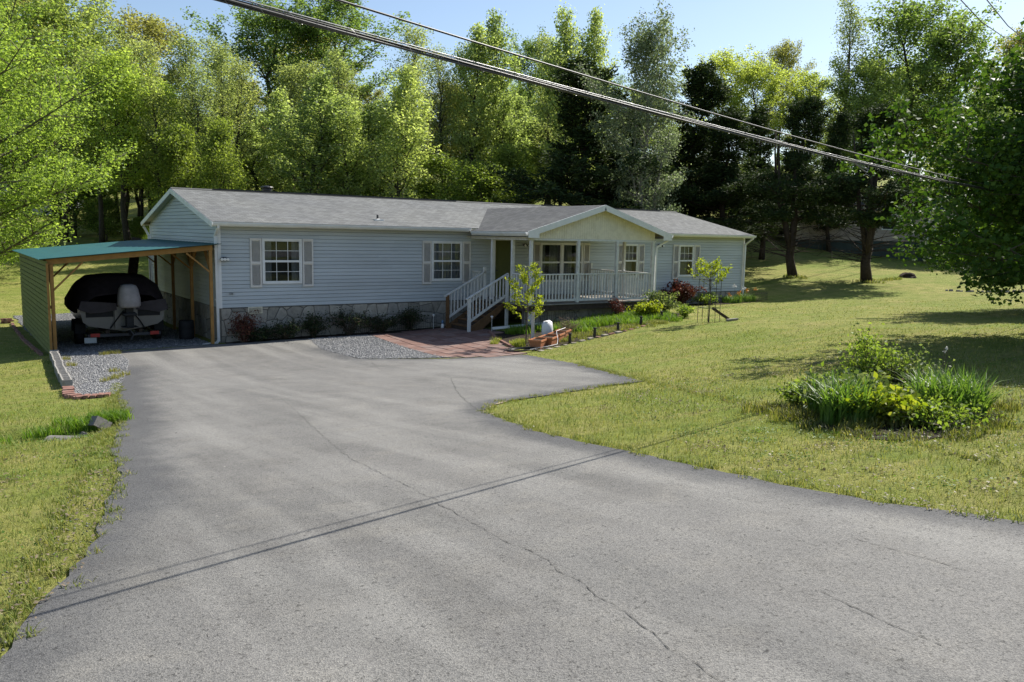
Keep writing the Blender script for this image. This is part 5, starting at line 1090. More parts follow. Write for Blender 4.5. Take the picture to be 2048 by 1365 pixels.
TREES = [
('bigmaple',-6.3,20.6,13.9,5.8,'huge bright green tree overhanging the back lawn beyond the carport'),
('oakg',0.8,46.0,18.8,4.6,'tall mid green tree right behind the huge bright green tree'),
('oak',-1.0,57.1,21.9,5.6,'tall olive tree rising highest at the wood end beyond the carport'),
('thin',3.6,48.9,20.0,2.8,'tall thin sparse tree rising above the wood near the olive oak'),
('oak',9.3,52.3,18.0,4.2,'round russet-olive crowned tree against the sky above the carport'),
('maple',3.2,32.0,12.8,3.0,'pale lime tree above the carport roof'),
('maple',6.4,34.6,10.7,2.6,'lime tree just beside the house gable'),
('thin',7.9,32.4,14.5,2.0,'slim sparse tree directly above the gable peak'),
('thin',12.4,42.7,15.2,2.2,'bare topped slim tree behind the gable'),
('under',5.4,28.0,8.4,1.8,'small bushy tree behind the gable edge'),
('under',6.7,24.6,8.8,1.6,'small yellow-green tree behind the roof by the gable'),
('under',1.2,40.8,9.4,3.2,'dark bushy understorey tree at the back lawn edge'),
('oakg',20.1,52.1,18.1,5.5,'large green tree crossed by the cables near the frame top'),
('oakg',26.0,50.4,19.9,5.4,'largest rounded green tree behind the cables'),
('oak',26.2,60.1,17.5,4.9,'olive tree between the two large green trees'),
('poplar',11.7,23.5,12.5,2.5,'tall young poplar behind the roof near the flue'),
('poplar',14.1,23.1,11.1,1.9,'shorter young poplar behind the middle of the roof'),
('poplar',11.9,28.4,11.3,1.8,'young poplar in front of the hidden hill house'),
('poplar',16.2,20.4,13.3,2.2,'tallest young poplar behind the roof vent pipe'),
('poplar',18.4,28.7,10.4,2.1,'young poplar tucked between two taller poplars'),
('thin',26.3,37.9,16.4,2.2,'sparse slim tree with open sky beside it'),
('oak',24.7,29.2,11.5,2.3,'russet-olive tree beside the dark thicket'),
('under',20.1,20.1,6.9,2.4,'dark bushy tree behind the roof valley'),
('under',20.6,17.3,6.8,2.3,'low bushy tree behind the porch roof'),
('under',24.3,19.6,7.4,2.3,'bushy tree beside the first dark cedar'),
('poplar',24.4,24.5,16.5,2.1,'tall slender poplar under the single cable'),
('poplar',27.3,24.9,17.4,2.1,'tall slender poplar with its top near the frame edge'),
('oakg',36.1,33.4,14.8,2.7,'green tree between two pairs of slender poplars'),
('poplar',28.2,19.3,17.9,1.9,'tall pale poplar touching the frame top beside the dark cedar'),
('poplar',31.0,19.8,17.9,1.7,'tall pale poplar directly behind the dark cedar'),
('poplar',32.3,26.3,10.8,2.0,'shorter poplar on the bright slope'),
('cedar',25.7,13.8,14.2,3.6,'dark pointed cedar behind the porch peak'),
('silver',26.5,9.4,14.7,2.7,'silvery green maple between dark cedars behind the house'),
('cedar',28.4,14.3,11.0,2.7,'lower dark cedar behind the silvery maple'),
('cedar',34.2,12.6,14.2,3.0,'tall dark cedar just beyond the silvery maple'),
('cedar',33.8,9.3,11.2,2.8,'dark cedar behind the far house corner'),
('cedar',39.7,11.3,11.7,2.1,'dark cedar standing beside the parked truck'),
('cedarA',32.9,3.7,11.2,2.1,'dark cedar with a ragged trunk nearest the house corner on the lawn'),
('cedarB',34.5,0.2,10.6,2.3,'dark cedar with a thick forked trunk on the open lawn'),
('cedar',47.1,11.0,11.5,1.8,'dark cedar in front of the neighbouring house wall'),
('oaky',60.1,33.8,15.7,4.0,'yellow-green tree beyond the silvery maple'),
('oaky',59.9,29.1,14.9,3.8,'broad yellow-green tree beyond the dark cedars'),
('oak',67.0,31.4,18.1,2.6,'open crowned oak standing alone against the pale sky'),
('oaky',66.4,27.0,15.0,3.6,'yellow-green tree below the lone open oak'),
('oakg',64.2,16.2,22.0,5.5,'huge round green oak towering behind the two lawn cedars'),
('oakg',65.9,12.5,19.9,4.2,'large green oak beside the huge round one'),
('thin',56.5,16.7,21.5,1.9,'very tall thin airy tree beside the huge round oak'),
('oakg',56.2,14.4,15.5,3.3,'green tree behind the neighbouring house'),
('oak',85.0,16.3,21.3,3.7,'far olive tree under the two thin power lines'),
('oakg',83.8,12.2,20.5,3.8,'far green tree above the glossy pear tree'),
('oakg',58.0,5.8,13.0,3.2,'green tree behind the white porch railing next door'),
('oakg',59.8,2.1,14.3,3.3,'green tree hidden mostly by the glossy pear tree'),
('under',40.1,20.8,8.2,2.4,'bushy tree on the bright slope behind the silvery maple'),
('under',46.5,18.8,4.7,2.0,'small bushy tree on the bright slope near the truck'),
('thin',15.0,33.0,13.0,2.0,'slim leafless-looking tree beside the hill house'),
('under',15.5,26.0,6.0,2.2,'low bushy tree at the foot of the poplars'),
('under',9.0,40.5,8.5,2.6,'low bushy tree under the russet-olive crown'),
('under',29.0,30.0,7.5,2.6,'bushy tree on the slope under the slender poplars'),
('under',26.0,24.5,6.5,2.4,'bushy tree at the foot of the tall pale poplars'),
]
for k_, x, y, h_, r, lab in TREES: plant_tree(k_, x, y, h_, r, lab, WOOD)
SLIM = [(1.9,33.5,13.5,1.6,'slim dark trunk beside the lime tree above the carport'), (3.9,36.0,14.5,1.8,'second slim dark trunk beside the lime tree'), (4.7,30.2,11.5,1.4,'slim dark trunk just outside the gable eave'), (5.7,38.5,15.0,1.7,'slim dark trunk behind the gable eave'), (7.2,29.5,12.5,1.5,'slim dark trunk above the gable slope'), (9.6,31.0,13.0,1.6,'slim dark trunk between the gable and the flue'), (10.4,35.5,14.5,1.7,'slim dark trunk before the hill house'), (13.4,31.5,13.0,1.6,'slim dark trunk beside the hill house window'), (17.3,31.0,14.0,1.6,'slim dark trunk behind the tallest young poplar'), (21.2,29.0,13.0,1.6,'slim dark trunk beside the open sky gap'), (22.8,26.0,14.5,1.6,'slim dark trunk beside the slender poplars'), (25.6,27.5,15.0,1.7,'slim dark trunk between the slender poplars'), (29.6,22.5,15.5,1.6,'slim dark trunk behind the pale poplars'), (0.3,36.8,12.0,1.6,'slim dark trunk at the back lawn edge')]
for x, y, h_, r, lab in SLIM: plant_tree('thin', x, y, h_, r, lab, WOOD)
SCREEN = [(3.8,50.9,9.9,2.6),(5.8,51.2,12.4,2.2),(7.8,52.9,9.4,2.0),(8.0,45.7,10.1,2.3),(8.2,38.8,10.6,2.5),(12.0,47.2,8.9,2.0),(13.2,44.3,11.5,2.5),(13.3,38.1,8.4,2.5),(15.6,37.7,9.6,2.4),(16.7,35.6,9.2,2.6),(21.1,42.8,9.9,2.0),(18.9,33.2,10.5,2.3),(20.0,30.3,10.5,2.1),(25.9,38.3,10.2,2.2),(26.7,36.1,8.0,1.9),(29.2,35.0,11.2,2.5),(28.1,30.0,11.4,1.9),(28.7,26.9,10.9,2.4),(35.5,33.2,10.0,2.1),(34.1,28.2,11.0,2.4)]
SCREEN_ORD = 'first second third fourth fifth sixth seventh eighth ninth tenth eleventh twelfth thirteenth fourteenth fifteenth sixteenth seventeenth eighteenth nineteenth twentieth twenty-first twenty-second'.split()
for i, (x, y, h_, r) in enumerate(SCREEN): plant_tree('poplar', x, y, h_, r, '%s pale young tree of the soft row deeper in the wood, from the carport side' % SCREEN_ORD[i], 'pale young trees deeper in the wood')
CROWD = [('oakg',-8.5,60.8,10.2,2.7,0),('oakg',-8.4,94.5,14.9,4.0,0),('oak',-5.8,48.7,11.8,3.2,0),('oakg',-4.9,78.2,16.1,4.4,0),('oakg',-2.5,66.7,14.7,4.0,0),('oakg',-2.7,56.7,11.0,3.0,0),('maple',1.5,83.3,16.1,4.4,0),('maple',-0.3,54.1,8.5,2.3,0),('oakg',4.6,77.3,13.6,3.7,0),('oakg',1.8,50.4,10.5,2.8,0),('maple',3.0,41.7,8.5,2.3,0),('oakg',7.4,70.7,11.1,3.0,0),('oak',5.3,39.0,7.6,2.2,0),('oakg',10.8,67.7,11.5,3.1,0),('oakg',11.8,57.5,9.8,2.6,1),('oakg',7.0,35.1,8.6,2.3,1),('oakg',15.5,57.4,8.4,2.3,1),('oak',23.4,70.5,11.9,3.2,1),('oakg',17.8,42.1,7.8,2.2,2),('poplar',27.7,69.1,9.0,2.4,2),('oakg',19.4,36.7,9.4,2.5,2),('oak',26.0,51.9,10.8,2.9,2),('oak',28.3,50.6,10.3,2.8,2),('oakg',24.1,39.7,6.2,2.2,2),('maple',30.5,31.4,8.1,2.2,3),('maple',40.9,47.1,11.7,3.2,3),('maple',44.6,47.4,10.1,2.7,3),('maple',34.5,32.7,7.6,2.2,3),('poplar',41.9,37.0,13.2,3.6,3),('poplar',43.8,38.9,6.8,2.2,3),('oakg',50.8,41.8,11.9,3.2,3),('oakg',40.7,29.3,9.4,2.5,3),('oaky',54.8,39.2,10.8,2.9,4),('oaky',50.7,30.1,6.1,2.2,4),('oakg',58.3,32.8,7.7,2.2,4),('oaky',64.0,31.7,5.3,2.2,4),('oakg',68.9,30.9,6.2,2.2,4),('oaky',65.0,27.1,4.0,2.2,4),('oakg',74.8,30.0,9.5,2.6,5),('oakg',74.2,29.0,7.0,2.2,5),('oakg',72.6,24.0,13.1,3.5,5),('oakg',70.1,22.3,14.3,3.9,5),('oakg',81.0,25.0,17.5,4.6,5),('oakg',72.5,19.6,12.1,3.3,5),('oak',90.0,25.1,8.6,2.3,5),('oak',86.6,23.2,13.0,3.5,5),('oakg',84.3,18.4,8.6,2.3,5),('oakg',96.3,23.3,14.1,3.8,5),('oakg',71.1,9.0,8.0,2.2,5),('oakg',77.7,11.5,12.9,3.5,5),('oak',83.7,10.4,13.3,3.6,5),('oakg',65.9,3.4,10.6,2.8,5),('oakg',87.5,8.9,11.0,3.0,5),('oakg',62.5,-0.3,10.3,2.8,5)]
ORD = 'first second third fourth fifth sixth seventh eighth ninth tenth eleventh twelfth thirteenth fourteenth fifteenth sixteenth seventeenth eighteenth nineteenth twentieth'.split()
ORD += ['twenty-'+w for w in ORD[:9]]+['thirtieth']+['thirty-'+w for w in ORD[:9]]+['fortieth']+['forty-'+w for w in ORD[:9]]
ZONE = ['above the carport', 'behind the gable', 'behind the long roof', 'behind the porch', 'beyond the silvery maple', 'above the neighbouring house']
zc = {}
for k_, x, y, h_, r, zn in CROWD:
    n_ = zc.get((zn, k_), 0); zc[(zn, k_)] = n_+1
    plant_tree(k_, x, y, h_, r, '%s %s tree of the wood %s' % (ORD[n_], {'maple': 'bright green', 'oakg': 'mid green', 'oak': 'olive', 'poplar': 'slender pale', 'oaky': 'yellow-green'}[k_], ZONE[zn]), 'crowded trees of the wooded hill')
SCRUB = [(-6.6,47.8,2.7),(-5.3,44.3,2.6),(-4.5,40.0,3.3),(-3.1,42.4,3.7),(-2.3,41.3,4.4),(-1.4,35.7,3.6),(0.4,42.5,2.4),(1.2,38.3,3.2),(2.5,35.8,4.4),(3.0,31.8,2.6),(4.0,33.8,2.6),(6.0,34.9,3.2),(7.4,37.2,3.2),(8.7,36.8,3.5),(9.9,35.2,3.3),(11.0,34.1,1.4),(11.1,29.6,1.6),(12.6,31.3,3.3),(13.5,29.1,3.3),(15.3,29.7,2.6),(14.0,24.1,3.7),(14.7,21.8,3.7),(16.0,22.6,4.1),(17.8,23.1,2.6),(19.7,23.9,4.0),(19.9,22.0,2.7),(21.0,20.8,2.7),(21.7,18.7,3.2),(22.9,19.1,3.4),(26.1,20.9,3.7)]
for i, (x, y, h_) in enumerate(SCRUB[::2]): plant_tree('under', x, y, h_*.7, h_*.5, '%s scrubby bush along the wood foot from the carport side' % ORD[i], 'scrub along the wood edge', 'scrub_bush', 'bush')
# ================================================================ pear trees beside the lawn
pear = grow('pear', 201, 6.3, 4.9, .22, 'dome', 84, -.02, 1.15, 12, 100000, .125, .15, .15, 'pear', M_bark, .25, .78, .5, droop=.10)
for (x, y, rz_, s, lab) in ((14.0,-18.2,1.9,1.0,'glossy dark green pear tree filling the frame edge above the flower bed'), (23.6,-13.0,2.2,.82,'second glossy pear tree just behind the first')):
    t = thing('pear_tree', lab, 'tree', (x, y, hz(x, y)), rz_, 'pear trees on the lawn'); t.scale = (s, s, s*.88); link('trunk', pear[0], None, t); link('crown', pear[1], None, t)
# ================================================================ shrubs
LM['lime'] = leaf_mat('leaf_lime', ((.14,.19,.012), (.22,.27,.02), (.32,.34,.05)), .45)
LM['dark'] = leaf_mat('leaf_dark_shrub', ((.012,.022,.010), (.022,.038,.014), (.04,.06,.02)), .2)
LM['red'] = leaf_mat('leaf_red', ((.05,.012,.012), (.11,.03,.025), (.16,.09,.05)), .3, (1.3, 1.0, .8))
LM['varie'] = leaf_mat('leaf_variegated', ((.06,.10,.03), (.13,.18,.06), (.28,.31,.16)), .35)
LM['mid'] = leaf_mat('leaf_mid', ((.09,.145,.022), (.155,.225,.038), (.25,.31,.075)), .5)
LM['dry'] = leaf_mat('leaf_dry', ((.16,.11,.07), (.25,.19,.13), (.34,.28,.2)), .3, (1.1, 1.0, .9))
def shrub(name, label, cat, x, y, hgt, rad, n, ls, lm, seed, stems=9, aspect=.6, base=.15, group=None, sig=.06):
    rng = np.random.default_rng(seed); t = thing(name, label, cat, (x, y, hz(x, y)+.01), 0, group); mb = MB(); tw = []
    for i in range(stems):
        az = i*2.4+rng.normal(0, .3); out = rng.uniform(.25, 1.0); top = Vector((math.cos(az)*rad*out, math.sin(az)*rad*out, hgt*rng.uniform(.45, 1.0)*(1-.35*out))); mid = top*.5+Vector((0, 0, hgt*.08))
        mb.tube([(0, 0, -.03), tuple(mid), tuple(top)], [.012*hgt+.003, .008*hgt+.002, .003], 4, False); tw += [(mid*.15, mid), (mid, top), (mid, top)]
        for j in range(4):
            q = mid.lerp(top, rng.uniform(0, .9)); e = q+Vector((rng.normal(0, .4)*rad, rng.normal(0, .4)*rad, rng.uniform(-.02, .25)*hgt)); mb.tube([tuple(q), tuple(e)], [.005, .002], 3, False); tw.append((q, e))
    mb.build('stems', M_twig, t); A = np.array([tuple(a) for a, b in tw]); B = np.array([tuple(b) for a, b in tw]); ch = rng.integers(0, len(A), n); P = A[ch]+(B[ch]-A[ch])*rng.uniform(0, 1.05, (n, 1))+rng.normal(0, sig, (n, 3)); P[:, 2] = np.maximum(P[:, 2], hgt*base*rng.uniform(0, 1, n))
    V, F_ = leaves(P, ls, rng, aspect); link('foliage', np_mesh('foliage', V, F_), LM[lm], t); return t
for x, hgt, rad, lm, lab in ((.55,1.15,.38,'red','red stemmed rose bush by the downspout against the stone skirting'), (1.0,.5,.5,'dark','dark low shrub below the vent grille'), (1.85,.72,.6,'dark','dark shrub under the first window'), (2.75,.85,.42,'dark','dark shrub below the bare siding, second along the skirting'), (3.95,1.12,.62,'dark','largest dark shrub along the stone skirting'), (5.1,.8,.55,'dark','dark shrub behind the wire fence, nearer the gravel'), (6.2,.98,.4,'dark','dark shrub behind the wire fence, nearer the steps')):
    shrub('shrub', lab, 'shrub', x, -.42, hgt*.95, rad*1.25, 1700, .06, lm, int(x*100), 20, group='shrubs along the stone skirting')
shrub('shrub', 'lime green rounded shrub at the porch corner', 'shrub', 12.75, -5.1, .62, .55, 2600, .085, 'lime', 401, 16)
shrub('shrub', 'taller variegated shrub beside the lime green one', 'shrub', 13.75, -4.75, 1.0, .55, 2600, .08, 'varie', 402, 16)
shrub('shrub', 'red leaved rounded shrub under the end window', 'shrub', 19.0, -.75, 1.25, .72, 3000, .10, 'red', 403, 18)
shrub('shrub', 'thin red stemmed plant in front of the porch skirting', 'shrub', 12.1, -4.3, .85, .35, 800, .06, 'red', 404, 9)
shrub('shrub', 'small bright shrub on the lawn beyond the variegated one', 'shrub', 13.6, -6.0, .5, .35, 900, .07, 'mid', 405, 9)
shrub('shrub', 'grey dry leafless plant behind the planters', 'shrub', 8.9, -5.6, .55, .45, 900, .04, 'dry', 406, 22, .25)
shrub('shrub', 'low green shrub beside the tree cage wall bed', 'shrub', 20.6, -.7, .55, .6, 1500, .08, 'mid', 407, 14)
# sapling and caged sapling
def sapling(name, label, x, y, hgt, rad, n, lm, seed, lo):
    rng = np.random.default_rng(seed); t = thing(name, label, 'tree', (x, y, hz(x, y))); mb = MB(); tp = [Vector((rng.normal(0, .02), rng.normal(0, .02), hgt*i/6)) for i in range(7)]; mb.tube(tp, [.018*(1-i/7)+.004 for i in range(7)], 6); tw = []
    for i in range(16):
        u = lo+(1-lo)*i/16; p = tp[int(u*5.99)]; p = Vector((p.x, p.y, hgt*u)); az = i*2.4; ln = rad*(1.1-.6*(u-lo)/(1-lo))*rng.uniform(.6, 1.15); e = p+Vector((math.cos(az)*ln, math.sin(az)*ln, ln*.75)); mb.tube([tuple(p), tuple(p.lerp(e, .5)+Vector((0, 0, -.03))), tuple(e)], [.007, .005, .002], 3, False); tw += [(p.lerp(e, .3), e), (p.lerp(e, .6), e)]
    mb.build('trunk', M_twig, t); A = np.array([tuple(a) for a, b in tw]); B = np.array([tuple(b) for a, b in tw]); ch = rng.integers(0, len(A), n); P = A[ch]+(B[ch]-A[ch])*rng.uniform(0, 1.08, (n, 1))+rng.normal(0, .05, (n, 3))
    V, F_ = leaves(P, .075, rng, .6); link('crown', np_mesh('crown', V, F_), LM[lm], t)
sapling('young_tree', 'slim young tree with lime leaves tied to a grey stake', 7.0, -6.05, 2.2, .62, 1500, 'lime', 501, .28)
sapling('young_tree', 'lime leaved sapling growing inside the wire cage', 12.98, -7.6, 1.75, .62, 1000, 'lime', 502, .62)
# ================================================================ strap leaved clumps and bed plants
def strap_mat(name, a, b, c): return leaf_mat(name, (a, b, c), .35, rough=.5, spec=.3)
M_strap = strap_mat('leaf_strap', (.065,.135,.024), (.11,.195,.036), (.18,.26,.065)); M_grassy = leaf_mat('leaf_grassy', ((.06,.13,.012), (.11,.20,.02), (.19,.26,.045)), .45)
def blades(C_, n, hgt, spread, wid, rng, seg=4, flop=.7):
    """arching strap leaves from around C_ (array of centres)"""
    idx_ = rng.integers(0, len(C_), n); az = rng.uniform(0, 6.28, n); L = hgt*rng.uniform(.6, 1.15, n); rad = spread*np.sqrt(rng.uniform(0, 1, n)); a0 = rng.uniform(0, 6.28, n)
    base = C_[idx_]+np.c_[rad*np.cos(a0), rad*np.sin(a0), np.zeros(n)]; d = np.c_[np.cos(az), np.sin(az)]; side = np.c_[-d[:, 1], d[:, 0]]; fl = flop*rng.uniform(.3, 1.2, n)
    V = np.zeros((n, 2*(seg+1), 3))
    for k in range(seg+1):
        t_ = k/seg; o = L*fl*t_**1.8*.8; zz = L*(t_-.42*fl*t_**2.4); w = wid*(1-t_**2.2)*.5+.0004
        for q, s in ((0, 1), (1, -1)):
            V[:, 2*k+q, 0] = base[:, 0]+d[:, 0]*o+side[:, 0]*w*s; V[:, 2*k+q, 1] = base[:, 1]+d[:, 1]*o+side[:, 1]*w*s; V[:, 2*k+q, 2] = base[:, 2]+zz
    f = np.array([(2*k, 2*k+2, 2*k+3, 2*k+1) for k in range(seg)]); m = 2*(seg+1)
    return V.reshape(-1, 3), (f[None]+m*np.arange(n)[:, None, None]).reshape(-1, 4)
def clump(name, label, x, y, hgt, spread, n, wid, mat, seed, flop=.8, group=None):
    rng = np.random.default_rng(seed); V, F_ = blades(np.array([[0., 0., 0.]]), n, hgt, spread, wid, rng, 5, flop); o = link(name, np_mesh(name, V, F_), mat, None, (x, y, hz(x, y)+.005)); return tag(o, label, 'plant', group)
clump('daylily_clump', 'strap leaved clump at the driveway end of the island bed', 1.4, -19.8, .62, .28, 420, .024, M_strap, 601)
clump('daylily_clump', 'second strap leaved clump just behind the driveway end of the bed', 1.75, -19.35, .55, .25, 260, .022, M_strap, 602)
clump('daylily_clump', 'largest strap leaved clump at the pear tree end of the bed', 2.5, -20.35, .62, .38, 620, .024, M_strap, 603)
clump('daylily_clump', 'strap leaved clump behind the largest one', 3.0, -19.95, .58, .30, 320, .022, M_strap, 604)
shrub('shrub', 'broad leaved pale shrub in the middle of the island bed', 'shrub', 2.05, -19.45, .52, .46, 2600, .08, 'varie', 611, 16); shrub('shrub', 'broad leaved green shrub left of centre in the island bed', 'shrub', 1.65, -20.05, .42, .45, 2000, .085, 'lime', 612, 14)
shrub('shrub', 'tall upright shrub with small leaves in the island bed', 'shrub', 2.85, -19.2, 1.1, .42, 2600, .05, 'mid', 613, 18, group=None); shrub('shrub', 'pale upright shrub beside the tall one in the bed', 'shrub', 3.05, -19.45, .8, .36, 2000, .045, 'varie', 614, 16)
shrub('shrub', 'low ferny plant at the front of the island bed', 'shrub', 1.75, -20.55, .28, .45, 1600, .05, 'mid', 615, 16); shrub('shrub', 'low leafy plant at the front middle of the island bed', 'shrub', 1.95, -20.4, .3, .36, 1400, .05, 'mid', 616, 14)
shrub('shrub', 'small green plant trailing out of the bed onto the lawn', 'shrub', 2.2, -18.7, .28, .35, 1100, .06, 'mid', 617, 12); shrub('shrub', 'dark leafy mound in the middle back of the island bed', 'shrub', 2.5, -18.95, .45, .45, 1900, .08, 'mid', 618, 14); shrub('shrub', 'low brownish plant in the bare middle of the island bed', 'shrub', 2.1, -20.0, .3, .3, 700, .05, 'dry', 619, 12)
M_fw = leaf_mat('petal_white', ((.5,.5,.5), (.6,.6,.6), (.7,.7,.7)), .3, (1,1,1)); M_fo = leaf_mat('petal_orange', ((.45,.12,.02), (.55,.2,.03), (.6,.35,.05)), .3, (1,1,1))
def flowers(label, pts, mat, seed, hmin, hmax, ps=.05):
    rng = np.random.default_rng(seed)
    for k, (x, y) in enumerate(pts):
        t = thing('flower', label[k] if isinstance(label, list) else label, 'flower', (x, y, hz(x, y)), 0, 'flowers in the planted beds'); h_ = rng.uniform(hmin, hmax); MB().tube([(0,0,0),(rng.normal(0,.03),rng.normal(0,.03),h_)], .004, 4).build('stem', M_twig, t)
        P = np.array([[0,0,h_]])+rng.normal(0, ps*.5, (14, 3)); V, F_ = leaves(P, ps, rng, .7); link('petals', np_mesh('petals', V, F_), mat, t)
flowers(['white flower head above the largest strap leaved clump', 'white flower head nearest the pear tree in the bed'], [(2.85,-20.1),(3.0,-20.0)], M_fw, 701, .68, .76, .018)
flowers(['orange flower nearest the tree cage in the corner bed', 'second orange flower of the corner bed', 'third orange flower of the corner bed', 'orange flower nearest the corner downspout'], [(22.4,-.55),(23.0,-.6),(23.6,-.55),(24.2,-.5)], M_fo, 702, .35, .55, .09)
flowers(['tall pale flower among the orange ones by the downspout', 'pale flower among the orange ones under the siding'], [(23.3,-.6),(22.8,-.45)], M_fw, 703, .5, .75, .08)
clump('flower_foliage', 'green leafy foliage under the orange flowers at the house corner', 22.6, -.5, .42, .45, 420, .02, M_strap, 621, .7); clump('flower_foliage', 'green leafy foliage nearest the far corner downspout', 23.6, -.5, .42, .45, 420, .02, M_strap, 622, .7)
# ================================================================ grass, weeds and litter
def lawn_blades():
    rng = np.random.default_rng(77); Vs = []; Fs = []; base = 0
    excl = [np.array(p) for p in (DRIVE, ROAD, PATIO, GRAV1, GRAV2, GRAV3, BED, WALLBED)]
    cam2 = np.array([CAM.x, CAM.y]); fd = np.array([_f.x, _f.y])/math.hypot(_f.x, _f.y)
    for (r0, r1, dens, hgt, wid) in ((1.5, 7, 1500, .045, .0055), (7, 11, 900, .045, .008), (11, 16, 420, .05, .012), (16, 24, 150, .042, .018), (24, 40, 30, .04, .03)):
        A_ = .5*(r1*r1-r0*r0)*2.0; n = int(A_*dens); r = np.sqrt(rng.uniform(r0*r0, r1*r1, n)); th = YAW+rng.uniform(-.85, .85, n); x = cam2[0]+r*np.sin(th); y = cam2[1]+r*np.cos(th)
        k = np.ones(n, bool)
        for p in excl: k &= ~in_poly(x, y, [tuple(q) for q in p])
        k &= ~((x > -4.8) & (x < 24.2) & (y > -.1) & (y < 9.6)); k &= ~((x > 8.6) & (x < 14.8) & (y > -3.6) & (y < 0)); x, y = x[k], y[k]; n = len(x)
        pat = np.sin(x*1.3+np.sin(y*.9)*1.5)*np.sin(y*1.1+np.sin(x*.7)); keep = rng.uniform(0, 1, n) < (.8+.15*pat); x, y, pat = x[keep], y[keep], pat[keep]; n = len(x)
        z = H(x, y); az = rng.uniform(0, 6.28, n); h_ = hgt*rng.uniform(.5, 1.35, n)*(1+.12*pat); ln = h_*rng.uniform(.2, 1.1, n); w = wid*rng.uniform(.6, 1.2, n); sx, sy = -np.sin(az)*w/2, np.cos(az)*w/2
        V = np.stack([np.c_[x-sx, y-sy, z-.005], np.c_[x+sx, y+sy, z-.005], np.c_[x+np.cos(az)*ln+sx*.2, y+np.sin(az)*ln+sy*.2, z+h_]], 1).reshape(-1, 3)
        Vs.append(V); Fs.append(np.arange(3*n).reshape(n, 3)+base); base += 3*n
    return np.concatenate(Vs), np.concatenate(Fs)
V, F_ = lawn_blades()
M_blade = leaf_mat('grass_blade', ((.095,.15,.028), (.20,.235,.055), (.35,.32,.13)), .4, (1.3, 1.25, .7), .6, .2)
o = link('grass', np_mesh('grass', V, F_), M_blade); tag(o, 'short mown yellow-green grass of the lawn', 'grass', None, 'stuff')
def weeds(label, centres, n, hgt, spread, wid, mat, seed, flop=.8):
    rng = np.random.default_rng(seed); C_ = np.array([(x, y, hz(x, y)) for x, y in centres]); V, F_ = blades(C_, n, hgt, spread, wid, rng, 3, flop); o = link('weeds', np_mesh('weeds', V, F_), mat); return tag(o, label, 'grass', None, 'stuff')
rw = random.Random(9)
weeds('bright green weeds round the rubble and the ditch', [(-5.3+rw.gauss(0,.45), -12.2+rw.gauss(0,.3)) for _ in range(26)]+[(-4.85,-12.05),(-4.8,-11.8),(-4.95,-11.6),(-5.1,-12.0)]+[(-5.9-.12*i+rw.gauss(0,.12), -12.75+.1*i+rw.gauss(0,.2)) for i in range(14)], 3600, .20, .16, .010, M_grassy, 801)
weeds('tufts of weeds growing through the gravel strip', [(-3.05,-1.1),(-3.2,-1.0),(-3.35,-1.15),(-3.5,-4.9),(-3.8,-5.4),(-4.0,-5.6),(-3.7,-5.2),(-3.6,-4.2),(-4.3,-1.5),(-4.3,-2.6)], 900, .16, .13, .007, leaf_mat('leaf_weed', ((.13,.14,.03),(.2,.2,.05),(.3,.26,.11)), .4), 802)
weeds('lush green grass and flowers in the bed before the porch', [(9.0+rw.uniform(0,4.6), -5.2+rw.gauss(0,.5)) for _ in range(90)]+[(10.5+rw.uniform(0,4), -4.4+rw.gauss(0,.3)) for _ in range(30)]+[(8.0+rw.uniform(0,1.5), -3.9+rw.gauss(0,.3)) for _ in range(12)], 15000, .26, .26, .014, M_grassy, 803)
weeds('pale weedy grass between the planters and the path lights', [(7.6+rw.uniform(0,4.6), -6.35+rw.gauss(0,.22)) for _ in range(70)], 7000, .13, .2, .009, leaf_mat('leaf_pale_weed', ((.10,.12,.025),(.17,.19,.045),(.28,.27,.11)), .4), 809)
weeds('pale tuft of long grass between patio and young tree', [(6.9+rw.gauss(0,.22), -5.7+rw.gauss(0,.35)) for _ in range(12)], 1500, .2, .15, .01, leaf_mat('leaf_tuft', ((.12,.16,.02),(.2,.23,.04),(.3,.3,.09)), .45), 804)
weeds('longer unmown grass at the cedar trunks', [(32.9+rw.gauss(0,.4), 3.5+rw.gauss(0,.4)) for _ in range(8)]+[(34.5+rw.gauss(0,.4), .1+rw.gauss(0,.4)) for _ in range(8)]+[(36.2+rw.gauss(0,.7), .2+rw.gauss(0,.3)) for _ in range(8)], 700, .22, .3, .03, M_blade, 805)
weeds('ragged grass growing over the driveway edges', [(a[0]+rw.gauss(0,.05), a[1]+rw.gauss(0,.05)) for a in densify(DRIVE[4:18], .16)]+[(a[0]+rw.gauss(.04,.05), a[1]+rw.gauss(0,.05)) for a in densify(DRIVE[29:44], .16) if a[0] > -3], 13000, .075, .08, .006, M_blade, 806, 1.0)
weeds('low weedy growth spilling over the rim of the island bed', [(a[0]+rw.gauss(0,.12), a[1]+rw.gauss(0,.12)) for a in densify(BED, .16)], 3600, .11, .16, .009, leaf_mat('leaf_rim', ((.05,.07,.015),(.11,.13,.03),(.24,.22,.10)), .4), 807)
weeds('dry stalks and ground cover in the middle of the island bed', [(1.0+rw.uniform(0,2.6), -20.6+rw.uniform(0,2.2)) for _ in range(60)], 4200, .16, .18, .009, leaf_mat('leaf_cover', ((.08,.10,.02),(.15,.16,.04),(.27,.24,.12)), .4), 808)
